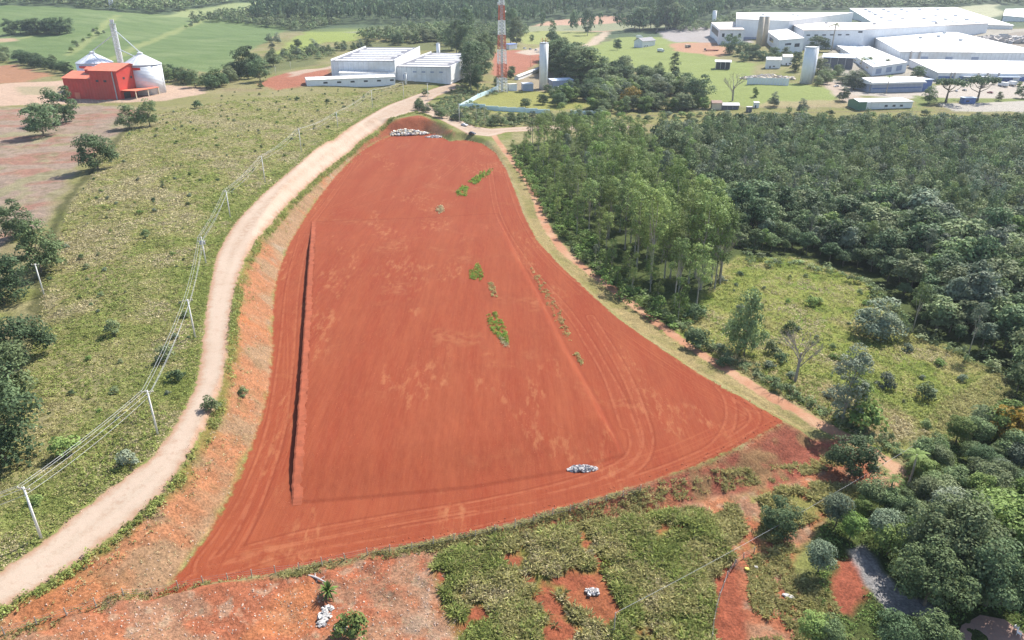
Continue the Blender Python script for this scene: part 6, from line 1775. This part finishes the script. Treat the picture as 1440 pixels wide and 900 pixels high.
for s0 in (.1, .4, .7): face_rect('left', 0, 1, s0, s0 + .16, 6, 1.6, M_GREYBLUE, 'door')
for s0 in (.1, .25, .4, .55, .7, .85): face_rect('left', 3, 0, s0, s0 + .05, 3.4, 2.2, M_GLASS, 'window')
for s0 in (.05, .18, .31, .44, .57, .7): face_rect('pink', 0, 1, s0, s0 + .06, 5.5, 4.2, M_GLASS, 'window')
face_rect('back', 0, 1, .55, .8, 24, 15, M_GREYBLUE, 'door'); face_rect('sq', 0, 1, .65, .85, 8, 4.5, M_DARK, 'door')
for s0 in (.12, .45, .78): face_rect('low', 0, 1, s0, s0 + .1, 8, 4, M_DARK, 'door')
column_tank('tank_silo', 'tan cylindrical tank against the factory hall, left one', (1066, 68), 23, 4, M_TAN, 'silo')
column_tank('tank_silo', 'tan cylindrical tank against the factory hall, right one', (1074, 64), 23, 3.6, M_TAN, 'silo')
column_tank('water_tank', 'slim white tank left of the factory beyond the car park', (1003, 38), 15, 2.8, M_WHITE)
column_tank('water_tower', 'large white cylindrical water tower standing on the lawn before the factory', (1134, 117), 66, 9.2, M_WHITE2, 'water tower')
h_ = hall('open_shed', 'open shed with folded pale blue roof right of the white water tower', 'shed', (1156, 94), (1198, 97), 80, 16, 'gable_x', 2.5, M_SLATE, M_PALEBLUE, 1.2)
for k in range(5):
    MB().box(k * h_['w'] / 4 - .2, k * h_['w'] / 4 + .2, -1.0, -.6, -2, h_['h'] - .3).build('post', M_CONC, h_['t'])
b9 = hall('office_building', 'building with grey blue wall and deep white roof before the factory', 'building', (1224, 130), (1296, 129), 117, 24, 'flat', wall_m=M_GREYBLUE, roof_m=M_ROOFW, over=1.4)
on_roof(b9, 'fascia', -1.6, b9['w'] + 1.6, -1.6, 25.6, b9['h'] - .8, b9['h'] + .0, M_WHITE)
MB().prism_x([(-1.2, b9['h'] + .36), (25, b9['h'] + .36), (12, b9['h'] + 3.0)], -1.2, b9['w'] + 1.2).build('roof_ridge', M_ROOFW, b9['t'])
opening(b9, 'window_band', 1, b9['w'] - 1, b9['h'] * .35, b9['h'] * .48, M_BLUEW)
MB().box(b9['w'] + 1.5, b9['w'] + 10, 2, 16, -2, b9['h'] + 1).build('blue_annex', M_BLUEW, b9['t'])
MB().box(b9['w'] + 1.4, b9['w'] + 10.4, 1.2, 16.4, b9['h'] + 1.01, b9['h'] + 1.6).build('annex_roof', M_PALEBLUE, b9['t'])
b10 = hall('low_building', 'low white building with grey ribbed roof and green left end by the straw bench', 'building', (1224, 154), (1282, 152), 144, 13, 'mono', .8, M_WHITE, M_ROOFG, .6)
for k in (.33, .52, .7):
    opening(b10, 'window', b10['w'] * k, b10['w'] * k + 2.2, 1.6, 2.9, M_GLASS)
MB().prism_x([(-1, -2), (13, -2), (13, b10['h'] + .4), (6, b10['h'] + 1.6), (-1, b10['h'] + .4)], -10, -4.2).build('green_wing', M_GREEN, b10['t'])
MB().prism_x([(-1.4, b10['h'] + .45), (6, b10['h'] + 1.7), (13.4, b10['h'] + .45), (13.4, b10['h'] + .75), (6, b10['h'] + 2.0), (-1.4, b10['h'] + .75)], -10.4, -3.8).build('wing_roof', M_WHITE, b10['t'])
MB().box(-3.6, -.3, 0, 12, -2, b10['h'] + .2).build('link_block', M_WHITE, b10['t'])
h_ = hall('kiosk', 'blue gate kiosk under the right umbrella tree', 'kiosk', (1355, 146), (1371, 146), 138, 5, 'flat', wall_m=M_BLUEW, roof_m=M_PALEBLUE, over=.5)
opening(h_, 'window', 1.5, 4, 1.2, 2.4, M_GLASS)
truck('white delivery truck at the loading bays of the long front hall', ground_at(1410, 122), R(100), M_CARW, M_WHITE, 9, 3.6)
truck('white truck with its back to the loading bays, right of the delivery truck', ground_at(1422, 121), R(95), M_CARW, M_WHITE, 9, 3.6)
for k, (px, py, m, lab) in enumerate(((1308,131,M_CARS,'silver car parked beside the blue walled building, nearest its annex'), (1345,129,M_CARW,'white car on the forecourt between the umbrella trees'), (1356,128,M_CARD,'dark car on the forecourt beside the white one'),
    (1392,131,M_CARR,'red car alone on the pale factory forecourt'), (1186,134,M_CARW,'white car on the pale drive left of the blue walled building'), (1176,122,M_CARS,'silver car farther up the pale drive'))):
    car(lab, ground_at(px, py), R(20 + 35 * k), m)
post_fence('post_fence', 'wire fence along the rail bench below the lawn', [(860,157),(1000,155),(1150,153),(1300,156),(1440,160)], 9, 1.8, strands=3)
heap('rubble_yard', 'grey broken ground heaped behind the big factory hall at the right', ground_at(1408, 58), 60, 22, 5, 420, [M_RUBBLE, M_ROOFB], 7, 0, 22)

# transmission pylon far behind the green field
q = P(158, 13); py_ = empty('pylon', q, .4); tag(py_, 'pale lattice pylon far behind the green field', 'pylon')
lattice(MB(), 38, 7, 1.2, 12, .3, .16).build('frame', [M_GALV, M_GALV], py_)
for z in (28, 33, 37): MB().box(-6, 6, -.3, .3, z, z + .4).build('crossarm', M_GALV, py_)

# ------------------------------------------------------------------ poles and wires along the road
def pole(label, pb, top, ang, double=False, hgt=None, r0=.2, mat=None, arms=1, seed=0):
    q = P(*pb); q.z = gz(q.x, q.y)
    H = hgt or top_z(q, top) - q.z
    t = empty('utility_pole', q, ang); tag(t, label, 'pole')
    MB().tube([(0, 0, -.6), (0, 0, H)], [r0, r0 * .62], 8).build('shaft', mat or M_POLE, t, True)
    for k in range(arms):
        z = H - .35 - .9 * k
        MB().box(-1.0, 1.0, -.06, .06, z, z + .12).build('crossarm', M_WOOD, t)
        for x in (-.92, 0.3, .92):
            MB().lathe([(.03, z + .12), (.06, z + .16), (.06, z + .3), (.03, z + .34)], 8, cx=x).build('insulator', M_WHITE, t)
    if double:
        MB().lathe([(.25, H - 2.2), (.28, H - 2.1), (.28, H - 1.3), (.2, H - 1.2)], 12, cx=.5, cy=.1).build('transformer', M_GALVD, t)
        MB().lathe([(.25, H - 2.2), (.28, H - 2.1), (.28, H - 1.3), (.2, H - 1.2)], 12, cx=-.5, cy=.1).build('transformer', M_GALVD, t)
    return q + Vector((0, 0, H - .1)), q
ORD = ['nearest', 'second', 'third', 'fourth', 'fifth', 'sixth', 'seventh', 'eighth', 'ninth', 'tenth']
tops = []
pp = [((58,757),685),((222,611),549),((275,476),421),((290,371),333),((324,306),268),((373,257),220),((424,214),181),((475,179),158),((524,152),127),((568,141),115)]
for k, (pb, tp) in enumerate(pp):
    nxt = pp[min(k + 1, len(pp) - 1)][0]; prv = pp[max(k - 1, 0)][0]
    d = P(*nxt) - P(*prv); ang = math.atan2(d.y, d.x) + R(90)
    lab = f'{ORD[k]} white concrete pole along the left verge of the road' + (', carrying transformers' if k == 3 else '') + ('' if k else ' to the camera')
    tp_, q_ = pole(lab, pb, tp, ang, double=(k == 3), arms=2 if k == 3 else 1)
    tops.append((tp_, ang))
d0 = tops[0][0] - tops[1][0]
tops.insert(0, (tops[0][0] + Vector((-34, -26, 0)), tops[0][1]))      # the line runs on past the frame
def wire(name, label, pts, sag, rad, group=None, mat=None):
    v = []
    for a_, b_ in zip(pts[:-1], pts[1:]):
        for k in range(12):
            t_ = k / 12; p_ = a_.lerp(b_, t_); p_.z -= sag * (b_ - a_).length * 4 * t_ * (1 - t_); v.append(p_)
    v.append(pts[-1]); o = v[0].copy()
    ob = MB().tube([p_ - o for p_ in v], rad, 5).build(name, mat or M_WIRE, loc=o)
    return tag(ob, label, 'wire', group)
for x, dz, sg in ((-.75, .25, .016), (.25, .25, .018), (.75, .25, .017), (0.1, -1.2, .024)):
    wire('overhead_wire', 'bright overhead wire strung on the white poles along the road', [p_ + Vector((math.cos(a_) * x, math.sin(a_) * x, dz)) for p_, a_ in tops], sg, .026, 'overhead wires along the road')
pole('lone leaning white pole between the dark trees and the pasture', (62,415), 371, 0)
pole('white pole at the left corner of the turquoise wall', (646,171), 146, 0)
pole('pole on the road bank left of the turquoise wall corner', (602,142), 117, 0)
pole('thin pole among the bushes below the turquoise wall, left one', (670,177), 151, 0, r0=.12, mat=M_WOOD, arms=0)
pole('thin pole among the bushes below the turquoise wall, right one', (682,178), 152, 0, r0=.12, mat=M_WOOD, arms=0)
pole('thin dark pole in the red yard behind the mast', (746,95), 78, 0, r0=.15, mat=M_WOOD, arms=1)
ta, _ = pole('grey wooden pole among the trees at the end of the tan track', (1286,650), 620, 0, r0=.13, mat=M_WOOD)
tb, _ = pole('short dark wooden pole standing in the tussock grass patch', (863,893), 861, 0, r0=.10, mat=M_WOOD, arms=0)
wire('service_wire', 'single pale wire running from the grass patch pole up to the track end', [tb, ta], .012, .022)
for px in (370, 385, 410, 447):
    pass
# leaning bare pole hidden in the grove edge and thin posts by the white shed
for px, py, tp, lab in ((388,105,92,'thin pole left of the red yard of the white shed'), (374,110,96,'thin pole nearest the green field corner'), (409,98,86,'thin pole behind the red yard of the white shed')):
    pole(lab, (px, py), tp, 0, r0=.14, arms=0)

# ------------------------------------------------------------------ fences and debris round the lot
post_fence('wire_fence', 'sagging wire fence with grey posts along the lower edge of the lot', [(-40,902),(0,893),(60,872),(130,855),(200,838),(250,828),(330,815),(420,802),(500,783),(600,768),(700,747),(800,720),(900,692)], 3.2, 1.4)
post_fence('wire_fence', 'short wire fence with dark posts beside the trodden path at the bottom', [(1000,900),(1012,840),(1030,800),(1060,778)], 2.2, 1.3)
heap('rubble_pile', 'spread pile of white rubble at the far end of the lot under the cut wall', ground_at(570, 189), 14, 4.5, 2.6, 520, [M_RUBBLE, M_WHITE, M_CREAM], 1.0, R(8), 31)
heap('rubble_pile', 'small string of white rubble at the right corner of the cut wall', ground_at(612, 193), 6, 2, .8, 60, [M_RUBBLE], 1.1, 0, 32)
heap('branch_pile', 'grey pile of broken branches and rubble at the platform corner', ground_at(819, 660), 2.6, .8, .75, 210, [M_BRANCH, M_RUBBLE, M_SLATE, M_BRANCH], .45, R(4), 33)
heap('rubble_pile', 'bits of white rubble trailing down from the yucca on the bare earth', ground_at(458, 866), .8, 1.9, .5, 60, [M_RUBBLE], .5, R(-10), 34)
heap('rubble_pile', 'compact lump of white rubble beside the yellow green bush', ground_at(478, 884), .8, .8, .7, 40, [M_RUBBLE, M_WHITE], .55, 0, 35)
heap('rubble_pile', 'little heap of pale rubbish in the bare gap of the tussock patch', ground_at(833, 833), 1.0, .6, .5, 40, [M_RUBBLE, M_BRANCH], .5, 0, 36)
lg = P(446, 815); lg.z = gz(lg.x, lg.y)
t_ = empty('fallen_log', lg, R(-25)); tag(t_, 'pale dead log lying left of the yucca', 'log')
MB().tube([(-1.6, 0, .2), (-.4, .1, .25), (1.5, -.1, .3)], [.12, .16, .1], 7).build('trunk', M_BRANCH, t_)
MB().tube([(-.4, .1, .25), (-.9, .7, .35)], [.08, .03], 5).tube([(.5, 0, .27), (.9, .7, .5)], [.07, .03], 5).build('branch', M_BRANCH, t_)
for px, py, lab in ((1109, 838, 'pale sack lying on the red slope left of the drive'), (1063, 797, 'small white sack by the dark scrub tree'), (1050, 802, 'small yellow sack on the trodden path by the fence')):
    q = P(px, py); q.z = gz(q.x, q.y)
    b_ = MB(); r_s = random.Random(px)
    b_.lathe([(.05, 0), (.5, .05), (.62, .25), (.5, .42), (.1, .5)], 12)
    o = b_.build('sack', M_RUBBLE if 'yellow' not in lab else plain('yellow_sack', (.6, .5, .12), .8), loc=q); o.scale = (1.5 if px == 1109 else .6, .7 if px == 1109 else .5, .7); o.rotation_euler = (0, 0, R(-25)); tag(o, lab, 'sack')

# brick patio with its white chairs at the lower right corner
def brick_material():
    g = NG('brick_paving'); p_ = g.pos()
    b = g.n('TexBrick', {}, Vector=g.mapv(p_, (1, 1, 1), (0, 0, R(20))), Color1=(.22, .12, .09, 1), Color2=(.28, .16, .12, 1), Mortar=(.16, .12, .10, 1), Scale=1.0, Mortar_Size=.03, Brick_Width=1.2, Row_Height=1.2)
    c = g.mix(g.noise(p_, 1.5, 4, .6), b.outputs['Color'], (.30, .2, .16))
    return g.finish(c, .85, g.bump(b.outputs['Fac'], -.3, .03))
pt = [P(*c) for c in ((1352,880),(1378,866),(1412,874),(1450,905),(1460,930),(1360,930),(1345,900))]
zc = max(gz(q.x, q.y) for q in pt)
o = MB().prism([(q.x, q.y) for q in pt], zc - 1.2, zc + .12).build('patio', brick_material()); tag(o, 'square tiled brick patio at the lower right corner', None, None, 'structure')
def chair(label, px, py, rz):
    q = P(px, py); q.z = zc + .12
    t = empty('garden_chair', q, rz); tag(t, label, 'chair')
    MB().box(-.24, .24, -.24, .24, .40, .44).build('seat', M_WHITE, t)
    MB().prism_x([(.22, .44), (.26, .44), (.36, .9), (.32, .9)], -.24, .24).build('backrest', M_WHITE, t)
    for x in (-.22, .22):
        for y in (-.22, .22): MB().tube([(x * 1.1, y * 1.1, 0), (x, y, .4)], .03, 6).build('leg', M_WHITE, t)
        MB().box(x - .03, x + .03, -.22, .26, .62, .66).build('armrest', M_WHITE, t)
chair('white garden chair at the patio edge, nearer to the dark corner', 1431, 897, R(40))
chair('white garden chair at the patio edge, farther one by the shrubs', 1427, 889, R(120))

# ------------------------------------------------------------------ air
g = NG('haze_air')
pv = g.n('VolumePrincipled', {}, Color=(.74, .82, .93, 1), Density=HAZE)
pv.inputs['Anisotropy'].default_value = 0.2
g.t.links.new(pv.outputs[0], g.out.inputs[1])
hz = MB().box(-4200, 4200, -60, 3100, float(GZ.min()) - 1.0, max(float(GZ.max()) + 45, 200)).build('haze', g.m)
tag(hz, 'thin haze lying over the whole land', None, None, 'stuff')
